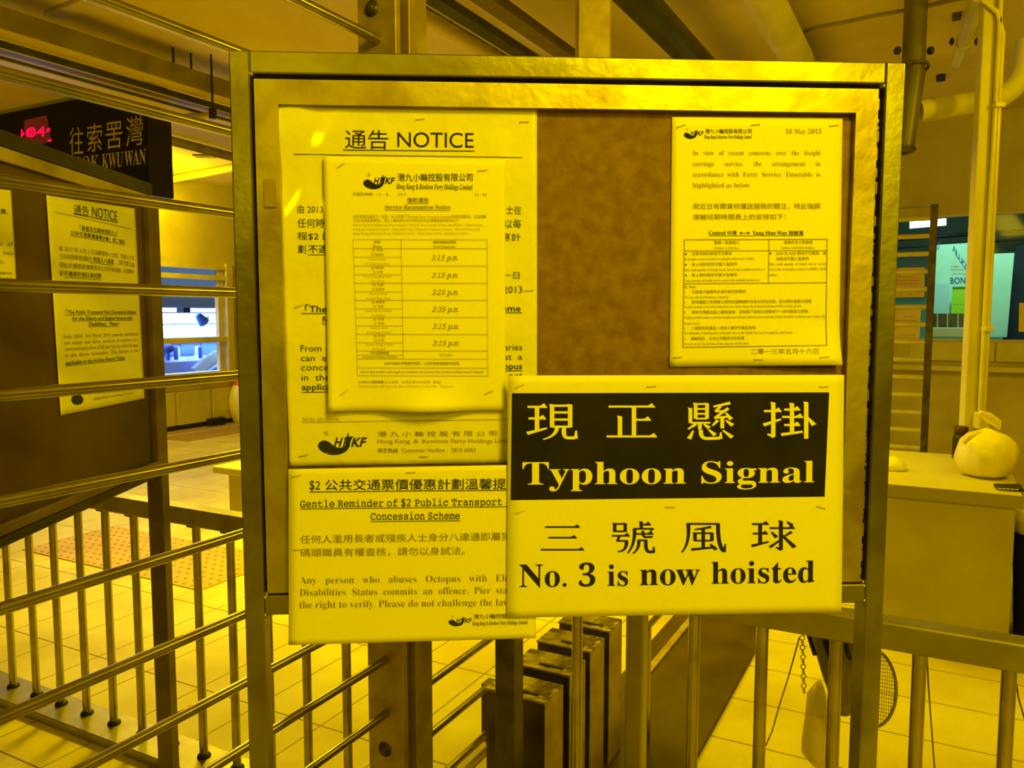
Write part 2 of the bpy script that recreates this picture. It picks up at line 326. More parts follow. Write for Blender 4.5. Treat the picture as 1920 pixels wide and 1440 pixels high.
# Ming-style brush strokes for the large headline characters, on a 100 x 100 grid
def stroke_polys(ch):
    out = []
    def h(x0, x1, y, th=6):
        out.append([(x0, y - th / 2), (x1, y - th / 2), (x1, y + th / 2), (x0, y + th / 2)]); out.append([(x1 - 13, y - th / 2), (x1 - 5, y - th / 2 - 7), (x1 + 2, y + th / 2), (x1 - 8, y + th / 2)])
    def hp(x0, x1, y, th=6): out.append([(x0, y - th / 2), (x1, y - th / 2), (x1, y + th / 2), (x0, y + th / 2)])
    def v(x, y0, y1, w=9): out.append([(x - w / 2 - 1.5, y0 - 2), (x + w / 2, y0), (x + w / 2, y1), (x - w / 2, y1), (x - w / 2, y0 + 5)])
    def c(x0, y0, cx, cy, x1, y1, w0, w1):
        n = 8; L_ = []; R_ = []
        for i in range(n + 1):
            t = i / n; x = (1 - t) ** 2 * x0 + 2 * t * (1 - t) * cx + t * t * x1; y = (1 - t) ** 2 * y0 + 2 * t * (1 - t) * cy + t * t * y1
            dx = 2 * (1 - t) * (cx - x0) + 2 * t * (x1 - cx); dy = 2 * (1 - t) * (cy - y0) + 2 * t * (y1 - cy); l = math.hypot(dx, dy) or 1; w = (w0 + (w1 - w0) * t) / 2
            L_.append((x - dy / l * w, y + dx / l * w)); R_.append((x + dy / l * w, y - dx / l * w))
        for i in range(n): out.append([L_[i], L_[i + 1], R_[i + 1], R_[i]])
    def d(x0, y0, x1, y1, w0=4, w1=10): c(x0, y0, (x0 + x1) / 2, (y0 + y1) / 2, x1, y1, w0, w1)
    def king():
        h(1, 39, 11); h(3, 37, 42); v(20, 11, 76); d(0, 82, 40, 68, 9, 5)
    if ch == '現':
        king(); v(50, 5, 66); v(86, 5, 66); hp(46, 88, 8); hp(50, 86, 26); hp(50, 86, 45); hp(50, 86, 64); c(60, 66, 58, 90, 32, 98, 9, 3); c(74, 66, 71, 94, 82, 94, 9, 8); d(82, 94, 96, 94, 8, 8); d(97, 96, 98, 74, 9, 3)
    elif ch == '正':
        h(4, 96, 8); v(55, 8, 92); h(55, 88, 46); v(27, 36, 92); h(0, 100, 94)
    elif ch == '懸':
        v(19, 3, 44, 8); v(43, 3, 44, 8); hp(16, 44, 5, 5); hp(19, 43, 18, 5); hp(19, 43, 31, 5); hp(19, 43, 44, 5); v(8, 16, 55, 8); hp(8, 50, 55, 5); v(28, 55, 73, 8); d(20, 58, 3, 72, 8, 4); d(36, 58, 48, 69)
        d(92, 2, 56, 12, 8, 5); d(72, 11, 60, 24, 7, 5); d(60, 24, 78, 24, 6, 6); d(88, 16, 60, 41, 8, 5); d(58, 42, 92, 38, 6, 6); d(82, 28, 94, 46); v(75, 42, 70, 8); d(66, 48, 54, 63, 8, 4); d(82, 48, 97, 62)
        d(14, 76, 5, 98, 4, 10); c(30, 74, 28, 98, 44, 97, 9, 8); d(44, 97, 70, 96, 8, 8); d(71, 98, 72, 80, 9, 3); d(46, 73, 60, 88); d(76, 75, 96, 94)
    elif ch == '掛':
        h(1, 36, 24); v(20, 1, 94); d(22, 94, 8, 86, 9, 4); d(0, 62, 36, 46, 9, 5); h(42, 74, 20); h(38, 80, 40); v(58, 3, 42); h(42, 74, 62); v(58, 42, 84); d(36, 88, 80, 80, 8, 6); v(87, 0, 99); d(89, 40, 103, 62, 4, 11)
    elif ch == '三':
        h(10, 90, 8); h(17, 83, 48); h(0, 100, 93)
    elif ch == '號':
        v(7, 5, 32, 8); v(32, 5, 32, 8); hp(6, 33, 7, 5); hp(6, 33, 30, 5); h(0, 42, 44, 5); d(18, 44, 13, 62, 7, 6); hp(13, 38, 60, 5); c(35, 60, 36, 94, 14, 93, 9, 4)
        v(70, 0, 22, 8); h(70, 92, 9, 5); hp(52, 98, 22, 5); d(98, 20, 92, 30, 7, 3); c(54, 22, 56, 70, 38, 98, 9, 4); h(58, 98, 38, 5); c(74, 28, 72, 48, 82, 48, 7, 6); d(82, 48, 97, 47, 6, 6)
        c(64, 58, 66, 86, 50, 99, 8, 4); hp(62, 84, 58, 5); c(81, 58, 79, 94, 90, 94, 8, 8); d(90, 94, 100, 94, 8, 8); d(99, 96, 100, 78, 8, 3)
    elif ch == '風':
        c(15, 5, 20, 70, 0, 99, 9, 4); hp(13, 86, 7); c(84, 5, 84, 82, 98, 96, 9, 9); d(98, 98, 101, 72, 9, 3); d(68, 17, 30, 26, 8, 4); v(31, 36, 62, 8); v(70, 36, 62, 8); hp(30, 71, 37, 5); hp(30, 71, 61, 5); v(50, 24, 86, 8); d(22, 90, 78, 82, 8, 6); d(66, 72, 80, 90)
    elif ch == '球':
        king(); h(42, 99, 24); v(68, 1, 94); d(70, 94, 56, 86, 9, 4); d(82, 3, 94, 16); d(46, 36, 58, 54); d(42, 86, 67, 62, 8, 5); d(93, 36, 74, 52, 8, 4); d(70, 46, 100, 86, 5, 11)
    return out
def ming(p, ch, x0, y0, x1, y1, slot=0):
    p.blk('character')
    for q in stroke_polys(ch): p.poly([(x0 + (x1 - x0) * a / 100, y0 + (y1 - y0) * b / 100) for a, b in q], slot)
WHALE = [(0, .63), (.03, .50), (.09, .43), (.16, .42), (.24, .48), (.32, .62), (.40, .70), (.48, .71), (.55, .66), (.60, .55), (.615, .42), (.55, .35), (.60, .27), (.635, .14), (.66, .26), (.73, .25), (.685, .40), (.68, .58), (.64, .76), (.56, .90), (.44, .99), (.32, 1.0), (.20, .94), (.10, .84), (.03, .74)]
def logo(p, x0, y0, x1, y1, slot=0, star=0):
    w, h = x1 - x0, y1 - y0; Q = lambda a, b: (x0 + w * a, y0 + h * b)
    # whale body as a strip between back and belly, then the fluke
    top = [(0, .63), (.03, .50), (.09, .43), (.16, .42), (.24, .48), (.32, .62), (.40, .70), (.48, .71), (.55, .66), (.60, .55), (.615, .42)]
    bot = [(0, .63), (.02, .74), (.08, .85), (.15, .92), (.24, .98), (.34, 1.0), (.44, .98), (.53, .92), (.61, .82), (.66, .68), (.69, .42)]
    for i in range(len(top) - 1): p.poly([Q(*top[i]), Q(*top[i + 1]), Q(*bot[i + 1]), Q(*bot[i])], slot)
    p.poly([Q(.54, .34), Q(.60, .27), Q(.637, .10), Q(.66, .42), Q(.62, .45)], slot); p.poly([Q(.64, .44), Q(.655, .28), Q(.74, .24), Q(.69, .43)], slot)
    cx, cy = .175, .14
    for k in range(4):
        a = k * math.pi / 2 + .4; p.poly([Q(cx, cy), Q(cx + .03 * math.cos(a - .4), cy + .07 * math.sin(a - .4)), Q(cx + .07 * math.cos(a), cy + .16 * math.sin(a)), Q(cx + .03 * math.cos(a + .4), cy + .07 * math.sin(a + .4))], star)
    p.t('H', 'logo', x0 + w * .33, x0 + w * .47, y0 + h * .68, h * .38, shear=.28, res=3, slot=slot).t('KF', 'logo', x0 + w * .69, x0 + w * .97, y0 + h * .68, h * .38, shear=.28, res=3, slot=slot)
    p.t('K', 'logo', x0 + w * .52, x0 + w * .64, y0 + h * .68, h * .36, shear=.28, res=3, slot=slot)
    p.poly([Q(.19, .90), Q(.205, .90), Q(.205, .93), Q(.19, .93)], 3)

# ================================================================== SETTING
CEIL = 3.0
# left hall wall runs along A, read from its foot in the photo
WL = at_z(300, 812, 0).dot(B)          # v of its inner face
wu = lambda px, py: on_v(px, py, WL)
win_u0 = wu(250, 600).dot(A); win_u1 = wu(430, 600).dot(A)
sill_z = wu(292, 704).z; head_z = wu(300, 496).z
mb = MB(); t = 0.14
u_a, u_b = -7.0, 14.6
mb.uvbox(u_a, u_b, WL - t, WL, 0, sill_z); mb.uvbox(u_a, u_b, WL - t, WL, head_z, CEIL)
mb.uvbox(u_a, win_u0 - 1.6, WL - t, WL, sill_z, head_z); mb.uvbox(win_u1 + 0.02, u_b, WL - t, WL, sill_z, head_z)
struct('wall_left', mb, wall_m)
mb = MB(); mb.uvbox(-7.2, 14.8, WL - t, 7.2, -0.1, 0); struct('floor', mb, floor_m)
mb = MB(); mb.uvbox(-7.2, 14.8, WL - t, 7.2, CEIL, CEIL + 0.1); struct('ceiling', mb, ceiling_m)
mb = MB(); mb.uvbox(14.6, 14.75, WL, 7, 0, CEIL); struct('wall_far', mb, wall_m)
mb = MB(); mb.uvbox(-7.2, -7.0, WL, 7, 0, CEIL); struct('wall_behind', mb, mat('wall_behind_paint', (0.30, 0.26, 0.16), 0.8))
mb = MB(); mb.uvbox(-7.0, 14.6, 7, 7.2, 0, CEIL); struct('wall_right', mb, wall_m)
# booth wall along B behind the desk, with a wide window
BU = (at_y(1800, 650, 6.6)).dot(A)
bw = lambda px, py: on_u(px, py, BU)
bz1 = bw(1750, 402).z; bz0 = bw(1750, 640).z
bv0 = bw(1600, 500).dot(B); bv1 = 7.0
mb = MB(); mb.uvbox(BU, BU + .12, bv0 - .6, bv1, 0, bz0); mb.uvbox(BU, BU + .12, bv0 - .6, bv1, bz1, CEIL); mb.uvbox(BU, BU + .12, bv0 - .6, bv0, bz0, bz1); mb.uvbox(BU, BU + .12, bw(2150, 500).dot(B), bv1, bz0, bz1)
struct('wall_booth', mb, wall_m)
bve = bw(2150, 500).dot(B)
w2 = MB(); w2.uvbox(BU + .02, BU + .1, bv0, bve, bz0 - .03, bz0 + .02); w2.uvbox(BU + .02, BU + .1, bv0, bve, bz1 - .02, bz1 + .02); w2o = struct('window_2', w2, cream)
p = MB(); p.uvbox(BU + .055, BU + .06, bv0, bve, bz0, bz1); build('pane', p, pane_glass, w2o)
zs_ = bw(1700, 686).z
mb = MB(); mb.uvbox(BU - .10, BU, bv0 - .3, bve + .5, zs_ - .03, zs_ + .015, .006); struct('trim_1', mb, cream)
z1_, z2_ = bw(1850, 678).z, bw(1850, 642).z
mb = MB(); mb.uvbox(BU - .025, BU, bw(1706, 650).dot(B), bw(1865, 650).dot(B), z1_, z2_, .004); mb.uvbox(BU - .025, BU, bw(1868, 650).dot(B), bve, z1_, z2_, .004); struct('trim_2', mb, cream)
# booth interior behind the glass
mb = MB(); mb.uvbox(BU + 2.6, BU + 2.7, bv0 - .6, bv1, 0, CEIL); struct('wall_booth_back', mb, mat('booth_green_wall', (0.25, 0.42, 0.34), 0.7))
mb = MB(); mb.uvbox(BU + .12, BU + 2.6, bv0 - .7, bv0 - .6, 0, CEIL); struct('wall_booth_side', mb, wall_m)
# left window: frame bars, rails and pane
w1 = MB(); fr = cream_gloss
w1.uvbox(win_u1 - .05, win_u1 + .05, WL - .06, WL + .03, sill_z - .05, head_z + .06)
w1.uvbox(win_u1 - .17, win_u1 - .08, WL - .06, WL + .0, sill_z, head_z)
for y0, y1 in ((496, 503), (514, 523), (633, 643)):
    za, zb = wu(360, y1).z, wu(360, y0).z
    w1.uvbox(win_u0 - 1.6, win_u1, WL - .05, WL + .02, za, zb)
w1.uvbox(win_u0 - 1.6, win_u1, WL - .12, WL + .06, sill_z - .04, sill_z)
w1o = struct('window_1', w1, fr)
p = MB(); p.uvbox(win_u0 - 1.6, win_u1 - .05, WL - .08, WL - .075, sill_z, head_z); build('pane', p, pane_glass, w1o)
# dado panels under the window
mb = MB()
za, zb = wu(340, 803).z, wu(340, 735).z
for px0, px1 in ((200, 328), (330, 395), (397, 440)):
    mb.uvbox(wu(px0, 770).dot(A), wu(px1, 770).dot(A) - .01, WL, WL + .025, 0.06, zb, .006)
struct('trim_3', mb, cream)
mb = MB(); mb.uvbox(u_a, u_b, WL, WL + .02, 0, .06); struct('baseboard_left', mb, black)
# brown threshold strip in front of the left wall, tactile patch and brown runner
mb = MB(); vb = at_z(330, 832, 0).dot(B); mb.uvbox(6.0, 14.5, WL + .02, vb, 0.0, 0.004); tag(build('floor_strip', mb, mat('strip_brown', (0.36, 0.24, 0.09), .6)), 'brown strip of flooring along the foot of the window wall', 'floor strip')
q = [at_z(*p_, 0) for p_ in ((70, 1028), (215, 984), (418, 1040), (330, 1114))]
us = [p_.dot(A) for p_ in q]; vs_ = [p_.dot(B) for p_ in q]
tact = mat('tactile_tile', (0.55, 0.36, 0.11), 0.6, col2=(0.48, 0.30, 0.08), scale=4)
mb = MB(); u0_, u1_, v0_, v1_ = 2.72, 3.32, -4.72, -3.22
mb.uvbox(u0_, u1_, v0_, v1_, 0, 0.006)
mat_o = tag(build('tactile_mat', mb, tact), 'ochre tactile paving patch on the tiled floor beyond the low fence', 'floor mat')
mb = MB()
nb = 0
for i in range(10):
    for j in range(25):
        c_ = UV(u0_ + .03 + i * .06, v0_ + .03 + j * .06, .006); mb.lathe(c_, [(.011, 0), (.008, .004)], 6)
tag(build('studs', mb, tact, mat_o), kind='stuff')
mb = MB(); rv1 = at_z(1305, 1430, 0).dot(B); mb.uvbox(0.9, 5.2, -1.02, rv1, 0, 0.012, .003)
tag(build('floor_runner', mb, runner_m), 'dark brown worn runner lying along the gate lane', 'floor runner')
ev_ = at_z(1240, 1236, .02).dot(B); mb = MB(); mb.uvbox(2.75, 4.8, at_z(1240, 1217, .02).dot(B), ev_, .012, .02, .003); tag(build('edge_strip', mb, column_steel), 'narrow brown metal edge strip on the dark runner beside the steel posts', 'edge strip')

# ================================================================== MAIN NOTICE BOARD
O = Vector((-0.3154, 0.952, 0)); E = (Vector((0.456, 0.996, 0)) - O).normalized(); NB = Vector((E.y, -E.x, 0))   # NB faces the camera
def BP(s, z, out=0.0): return O + E * s + Z * z + NB * out
def bs(px, py, out=0.0):
    P = on_plane(px, py, O + NB * out, NB); return (P - O).dot(E), P.z
def mk(out): return lambda px, py: on_plane(px, py, O + NB * out, NB)
def bbox(mbx, s0, s1, z0, z1, o0, o1, bev=0.0):
    return mbx.obox(BP((s0 + s1) / 2, (z0 + z1) / 2, (o0 + o1) / 2), E, -NB, Z, abs(s1 - s0) / 2, abs(o1 - o0) / 2, abs(z1 - z0) / 2, bev)
def spx(px, py): return bs(px, py)[0]
sL0 = (spx(427, 97) + spx(452, 900) + spx(461, 1180)) / 3; sL1 = (spx(462, 145) + spx(490, 900) + spx(501, 1200)) / 3
sR1 = (spx(1692, 115) + spx(1671, 800) + spx(1660, 1200)) / 3; sR0 = (spx(1656, 160) + spx(1635, 800) + spx(1628, 1150)) / 3
zT1 = (bs(475, 97)[1] + bs(1690, 114)[1]) / 2; zT0 = (bs(463, 138)[1] + bs(1650, 154)[1]) / 2
zB1 = (bs(500, 1122)[1] + bs(1630, 1093)[1]) / 2; zB0 = (bs(500, 1156)[1] + bs(1630, 1129)[1]) / 2
D = 0.03
board = empty('notice_board', BP((sL0 + sR1) / 2, 0, -.015), 'steel-framed brown chipboard notice board on two legs, covered in yellow-lit notices', 'notice board')
for s0, s1 in ((sL0, sL1), (sR0, sR1)):
    m_ = MB(); bbox(m_, s0, s1, 0, zT1, -D, 0, .0015); build('post', m_, steel_frame, board)
m_ = MB(); bbox(m_, sL1, sR0, zT0, zT1, -D, -.0008, .0015); build('top_rail', m_, steel_frame, board)
m_ = MB(); bbox(m_, sL1, sR0, zB0, zB1, -D, -.0008, .0015); build('bottom_rail', m_, steel_frame, board)
# welds where rails meet posts
for s_, z_ in ((sL1, zB1), (sL1, zB0), (sR0, zB0), (sR0, zB1), (sR0, zT0), (sL1, zT0)):
    wd = MB()
    for k in range(4):
        wd.lathe(BP(s_ + (-.0015 if s_ == sR0 else .0015) + random.uniform(-.001, .001), z_ + random.uniform(-.003, .003), -.002 - k * .003), [(.0008, -.002), (.0026, -.0008), (.0026, .0008), (.0008, .002)], 8, NB)
    build('weld', wd, weld, board)
gap = 0.0052
iL, iR, iT, iB = sL1 + .003, sR0 - gap, zT0 - gap, zB1 + .002
wL = spx(511, 300) - spx(468, 300); wT = bs(1000, 160)[1] - bs(1000, 196)[1]
wT = 0.0285; wS = 0.0275
fo, fi = -0.006, -0.016
def strip(outer0, outer1, inner1, inner0):
    m_ = MB(); f_ = [BP(s_, z_, fo) for s_, z_ in (outer0, outer1, inner1, inner0)]; b_ = [BP(s_, z_, -.022) for s_, z_ in (outer0, outer1, inner1, inner0)]
    m_.prism(b_, f_); return m_
c4 = [(iL, iT), (iR, iT), (iR, iB), (iL, iB)]; i4 = [(iL + wS, iT - wT), (iR - wS, iT - wT), (iR - wS, iB + wT), (iL + wS, iB + wT)]
e_ = .0003
for k, nm in enumerate(('frame_strip',) * 4):
    a, b = k, (k + 1) % 4
    build(nm, strip(c4[a], c4[b], i4[b], i4[a]), steel_inner, board)
# rough bead of sealant along the right edge of the inner frame
sb = MB(); z_ = iT - .01
while z_ > iB:
    l_ = random.uniform(.004, .02); sb.obox(BP(iR + random.uniform(.0002, .0018), z_ - l_ / 2, -.009), E, -NB, Z, .0012, .003, l_ / 2 * .9, .0008); z_ -= l_ * random.uniform(.9, 1.6)
build('sealant_bead', sb, weld, board)
m_ = MB(); bbox(m_, iL - .002, iR + .004, iB - .004, iT + .004, -.0290, -.0225); build('backing', m_, black, board)
m_ = MB(); bbox(m_, iL + wS - .004, iR - wS + .004, iB + wT - .004, iT - wT + .004, -.0224, fi); build('panel', m_, chipboard, board)
# small plate on the left inner strip
m_ = MB(); s0, z1 = bs(492, 335); s1, z0 = bs(516, 388); bbox(m_, s0, s1, z0, z1, fo, fo + .0025, .001); build('latch_plate', m_, column_steel, board)

# ------------------------------------------------------------------ notices on the main board
def staple(mbx, map_, px, py, ang, L_=17, n=NB, e=.0012, disp=None):
    a = math.radians(ang); p0 = map_(px - L_ / 2 * math.cos(a), py + L_ / 2 * math.sin(a)); p1 = map_(px + L_ / 2 * math.cos(a), py - L_ / 2 * math.sin(a))
    d = disp((p0 + p1) / 2) if disp else 0
    mbx.tube([p0 + n * (d - .0005), p0 + n * (e + d), p1 + n * (e + d), p1 + n * (d - .0005)], .00042, 6)
def sheet(name, corners, out, th, m, label, disp=None, n=NB, map_=None, cat='notice', group=None, nu=26, nv=30):
    """a sheet of paper: corners TL, TR, BR, BL as pixels read on its plane"""
    map_ = map_ or mk(out); TL, TR, BR, BL = [map_(*c_) for c_ in corners]; mb_ = MB(); top = []; bot = []
    for j in range(nv + 1):
        for i in range(nu + 1):
            a, b = i / nu, j / nv; P = (TL * (1 - a) + TR * a) * (1 - b) + (BL * (1 - a) + BR * a) * b
            d = disp(P) if disp else 0; top.append(P + n * d); bot.append(P + n * (d - th))
    w = nu + 1; fs = []; N0 = len(top)
    for j in range(nv):
        for i in range(nu):
            q = [j * w + i, (j + 1) * w + i, (j + 1) * w + i + 1, j * w + i + 1]; fs.append(q); fs.append([x + N0 for x in q[::-1]])
    rim = [j * w for j in range(nv + 1)] + [nv * w + i for i in range(1, w)] + [j * w + nu for j in range(nv - 1, -1, -1)] + [i for i in range(nu - 1, 0, -1)]
    for k in range(len(rim)):
        a, b = rim[k], rim[(k + 1) % len(rim)]; fs.append([a, b, b + N0, a + N0][::-1])
    mb_.add(top + bot, fs, True)
    o = build(name, mb_, m); tag(o, label, cat, group); return o, map_
INKS = [ink, ink_faded, ink_grey, paper, ink_navy]

# --- A3 laminated notice
def d_a3(P):
    s_ = (P - O).dot(E); z_ = P.z; s0, z0 = bs(520, 195); a = max(0, 1 - (s_ - s0) / .09); b = max(0, 1 - (z0 - z_) / .16)
    return .004 * a * a * (.5 + .5 * math.sin((z0 - z_) * 55)) * (0.3 + b) + .0022 * a * b * math.sin(90 * (s_ - s0) + 60 * (z0 - z_)) + .0010 * a * math.sin(45 * (z0 - z_) + 20 * (s_ - s0))
a3, M3 = sheet('notice_poster', [(519, 193), (1007, 202), (1007, 867), (543, 874)], fi + .0022, .0006, paper_laminated, 'large laminated notice headed NOTICE at upper left, half hidden by a smaller sheet', d_a3, nu=60, nv=64)
p = Print(M3, NB, .0004, d_a3)
p.blk('heading').t('通告', 'cjk', 647, 728, 279, 34, 280, 5).t('NOTICE', 'sans', 745, 888, 275.5, 27.5, 277, 6).rule(643, 281.5, 890, 283.5, 1.6).rule(551, 289.5, 979, 295.5, 1.2)
p.blk('chinese_text').t('由 2013 年 3 月 3 日凌晨零時一分起，長者及合資格殘疾人士在', 'cjk', 558, 977, 400, 15, 402)
p.t('任何時間使用個人八達通乘搭本公司渡輪服務，均可以每', 'cjk', 558, 977, 427, 16, 428).t('程$2 的優惠票價享用本公司所有航線，此優惠計', 'cjk', 558, 976, 450, 14, 452)
p.t('劃', 'cjk', 559, 574, 475, 15).t('不適用於假日來回船票', 'cjkb', 578, 770, 475, 15, 476).rule(578, 478, 770, 479, 1.2)
p.blk('date_line').t('二零一三年三月一日', 'cjk', 816, 974, 523, 13).t('1 March 2013', 'sans', 880, 979, 549.5, 12.5)
p.blk('english_heading').t('「The Public Transport Fare Concession Scheme', 'sansb', 572, 976, 585.5, 12, 584).rule(565, 588, 979, 586.5, 1.3)
p.t('for the Elderly and Eligible Persons with', 'sansb', 604, 945, 604.5, 11.5, 604).rule(604, 607.5, 945, 607, 1.3)
p.blk('english_text').t('From  00:01  3rd  March  2013  onwards,  beneficiaries', 'sans', 564, 979, 659, 11.5, 656.5)
p.t('can  enjoy  our  ferry  services  at  any  time  at  a', 'sans', 564.5, 979, 677, 11.5, 674.5)
p.t('concessionary fare of $2 per trip by valid', 'sans', 565, 925, 694.5, 11.5, 693).t('Octopus', 'sansb', 914, 979, 693, 11.5, 692).rule(914, 695.5, 979, 695, 1.3)
p.t('in  the  above  concession.  This  Scheme  is', 'sans', 565.5, 938, 713.5, 11.5, 710.5).t('not', 'sansb', 955, 979, 710, 11.5, 709.5).rule(955, 712, 979, 712, 1.3)
p.t('applicable to the Holiday Return Ticket', 'sansb', 566, 880, 731.5, 11.5, 729).rule(566, 735.5, 880, 733, 1.3)
p.blk('reference_line').t('Ref. No.: AD-13030101', 'sans', 567.5, 635, 789, 5.5, slot=1).rule(566, 792, 960, 786.5, .9, 1)
p.blk('logo'); logo(p, 596, 806, 686, 853, 4, 2)
p.blk('company_line').t('港 九 小 輪 控 股 有 限 公 司', 'cjk', 708, 931, 819, 9.5, 817.5, slot=1).t('Hong Kong  &  Kowloon Ferry Holdings Limited', 'sans', 708, 966, 831, 7.3, 830, slot=1).t('乘客熱線', 'cjkb', 708, 746, 849.5, 8.5, slot=1).t('Customer Hotline :  2815 6063', 'sans', 753, 891.5, 848, 7.2, 847, slot=1)
later(p, 'printed_text', a3, INKS)
def staples(parent, map_, spots, n=NB, disp=None):
    for x, y, a in spots:
        m_ = MB(); staple(m_, map_, x, y, a, 17, n, .0012, disp); build('staple', m_, staple_metal, parent)
staples(a3, M3, [(787, 224, 8), (983, 229, 2), (560, 574, 22), (991, 545, 4), (569, 854, 12), (795, 856, 3)], disp=d_a3)

# --- A4 resumption notice
def d_a4(P):
    s_ = (P - O).dot(E); z_ = P.z; s0, _ = bs(690, 770); s1, _ = bs(900, 770); zb = bs(800, 770)[1]; a = (s_ - s0) / (s1 - s0); f = max(0, 1 - (z_ - zb) / .05)
    bow = .012 * math.sin(math.pi * min(1, max(0, a))) ** 2 * f * f
    sl, _ = bs(610, 700); l = max(0, 1 - (s_ - sl) / .035); return bow + .006 * l * l * max(0, min(1, 1 - (z_ - zb) / .12))
a4, M4 = sheet('notice_sheet', [(606, 293), (947.5, 299), (948, 769.5), (617, 771)], fi + .0075, .0003, paper, 'smaller service resumption sheet with a timetable, stapled over the large laminated notice', d_a4, nu=34, nv=36)
p = Print(M4, NB, .0004, d_a4)
p.blk('logo'); logo(p, 681, 323.5, 739.5, 355, 0, 1)
p.blk('company_line').t('港九小輪控股有限公司', 'cjkb', 745.5, 886, 340, 14, 340, 3).t('Hong Kong & Kowloon Ferry Holdings Limited', 'bi', 743, 886, 354.5, 10, 356, 3)
p.blk('date_line').t('日期及時間:   14  :  8  :      2013', 'cjk', 662.5, 760, 367, 5.5, 367.5, slot=1).t('11 : 10', 'serif', 889.5, 912, 367.5, 4.5, slot=1)
p.blk('heading').t('復航通告', 'cjkb', 763, 804, 380.5, 9.5, slot=1).rule(763, 382, 804, 382, .8, 1).t('Service Resumption Notice', 'bold', 722, 844.5, 392, 7.5, 392, slot=1).rule(722, 394.3, 844.5, 394.3, .9, 1)
p.blk('body_text').t('由於風球已經除下／改掛，本公司屬下之Islands Ferry Company Limited(中環至榕樹灣)，永益渡輪', 'cjk', 662.5, 911.5, 409.5, 6.2, slot=2)
p.t('公司(中環至索罟灣)，港九小輪有限公司(中環至坪洲)的渡輪服務將安排如下：', 'cjk', 662.5, 861.5, 416.5, 5.6, slot=2)
p.t('Due to Typhoon Signal has been changed / lowered, ferry services of our subsidiaries – Islands Ferry', 'serif', 662.5, 905.5, 424, 4.3, slot=2)
p.t('Company Limited (Central – Yung Shue Wan), Winnertex Limited (Central – Sok Kwu Wan) and', 'serif', 662.5, 899.5, 432, 4.3, slot=2)
p.t('Hong Kong & Kowloon Ferry Limited (Central – Peng Chau) will be scheduled as below:', 'serif', 662.5, 878, 439.8, 4.3, slot=2)
xl = lambda y: 662 + (y - 449.4) / 255.3 * 8.3
xr = lambda y: 913.3 + (y - 449.4) / 255.3 * 1.5
xm = lambda y: 752 + (y - 449.4) / 219 * 4.2
rows = [449.4, 466, 498.5, 531, 563, 595, 627, 658, 673.2, 689.8, 704.7]
p.blk('timetable')
for y in rows: p.rule(xl(y), y, xr(y), y + .5, .7, 1)
for y in (482.3, 515, 547.2, 579.1, 611, 642.8, 666): p.rule(xl(y), y, xm(y), y + .3, .6, 1)
p.rule(662, 449.4, 670.3, 704.7, .7, 1).rule(913.3, 449.4, 914.8, 705.2, .7, 1).rule(752, 449.4, 756.2, 673.2, .7, 1)
p.t('航線', 'cjkb', 701.5, 713, 456.5, 5, slot=1).t('Routes', 'bold', 699, 716, 464, 3.8, slot=1).t('開航船開出時間', 'cjkb', 812.5, 854, 457, 5, slot=1).t('First Departure', 'bold', 813, 853.5, 464.5, 3.8, slot=1)
cells = [('由 中環', '往 榕樹灣', 'From Central', 'To Yung Shue Wan', '3:15 p.m.'), ('由 榕樹灣', '往 中環', 'From Yung Shue Wan', 'To Central', '3:15 p.m.'), ('由 中環', '往 索罟灣', 'From Central', 'To Sok Kwu Wan', '3:20 p.m.'),
         ('由 索罟灣', '往 中環', 'From Sok Kwu Wan', 'To Central', '2:35 p.m.'), ('由 中環', '往 坪洲', 'From Central', 'To Peng Chau', '3:15 p.m.'), ('由 坪洲', '往 中環', 'From Peng Chau', 'To Central', '3:15 p.m.')]
for i, (a, b, c, d, e) in enumerate(cells):
    y = rows[1 + i]; x = 707.5 + i * .7; hh = (rows[2 + i] - y) / 32.3
    for k, (s_, st, w) in enumerate(((a, 'cjk', 20 if i not in (1, 3) else 24), (b, 'cjk', 24 if i in (0, 2) else 19), (c, 'serif', 32 if 'Central' in c else 50), (d, 'serif', 46 if i in (0, 2, 4) else 25))):
        p.t(s_, st, x - w / 2, x + w / 2, y + (6.2, 14.2, 22, 30.2)[k] * hh, 5 if st == 'cjk' else 3.8, slot=2)
    xx = 808.5 + i * .5; p.t(e, 'monoi', xx, xx + 49, y + 22 * hh, 9, y + 22 * hh, 3, shear=.3, slot=1)
p.t('客戶服務熱線', 'cjkb', 695, 729, 664.5, 5, slot=1).t('Customer Service Hotline', 'bold', 680, 744.5, 671.3, 3.6, slot=1).t('2815-6063', 'serif', 824, 848, 668, 3.8, slot=1)
p.t('由於天氣及海面情況關係，上述所有航程或有所延誤。', 'cjkb', 721, 862, 684.2, 5.2, shear=.2, slot=1)
p.t('Due to bad weather and rough sea condition, the journey time of above sailings may be delayed.', 'bi', 676, 907, 699.3, 4.2, slot=1)
p.blk('closing_lines').t('有關轉台', 'cjk', 672, 694, 719, 4.8, slot=2).t('慧聲演繹', 'cjkb', 696, 719, 719, 4.8, slot=1).t('以上消息，以便公眾作出安排，謝謝！', 'cjk', 721, 827.5, 719, 4.8, slot=2)
p.t('Please announce and repeat the above information to the public.  Thank you!', 'serif', 672, 850, 726.3, 4, slot=2)
later(p, 'printed_text', a4, INKS)
staples(a4, M4, [(640, 310, 35), (904, 320, 4), (645, 736, 40), (917, 735.5, 22)], disp=d_a4)

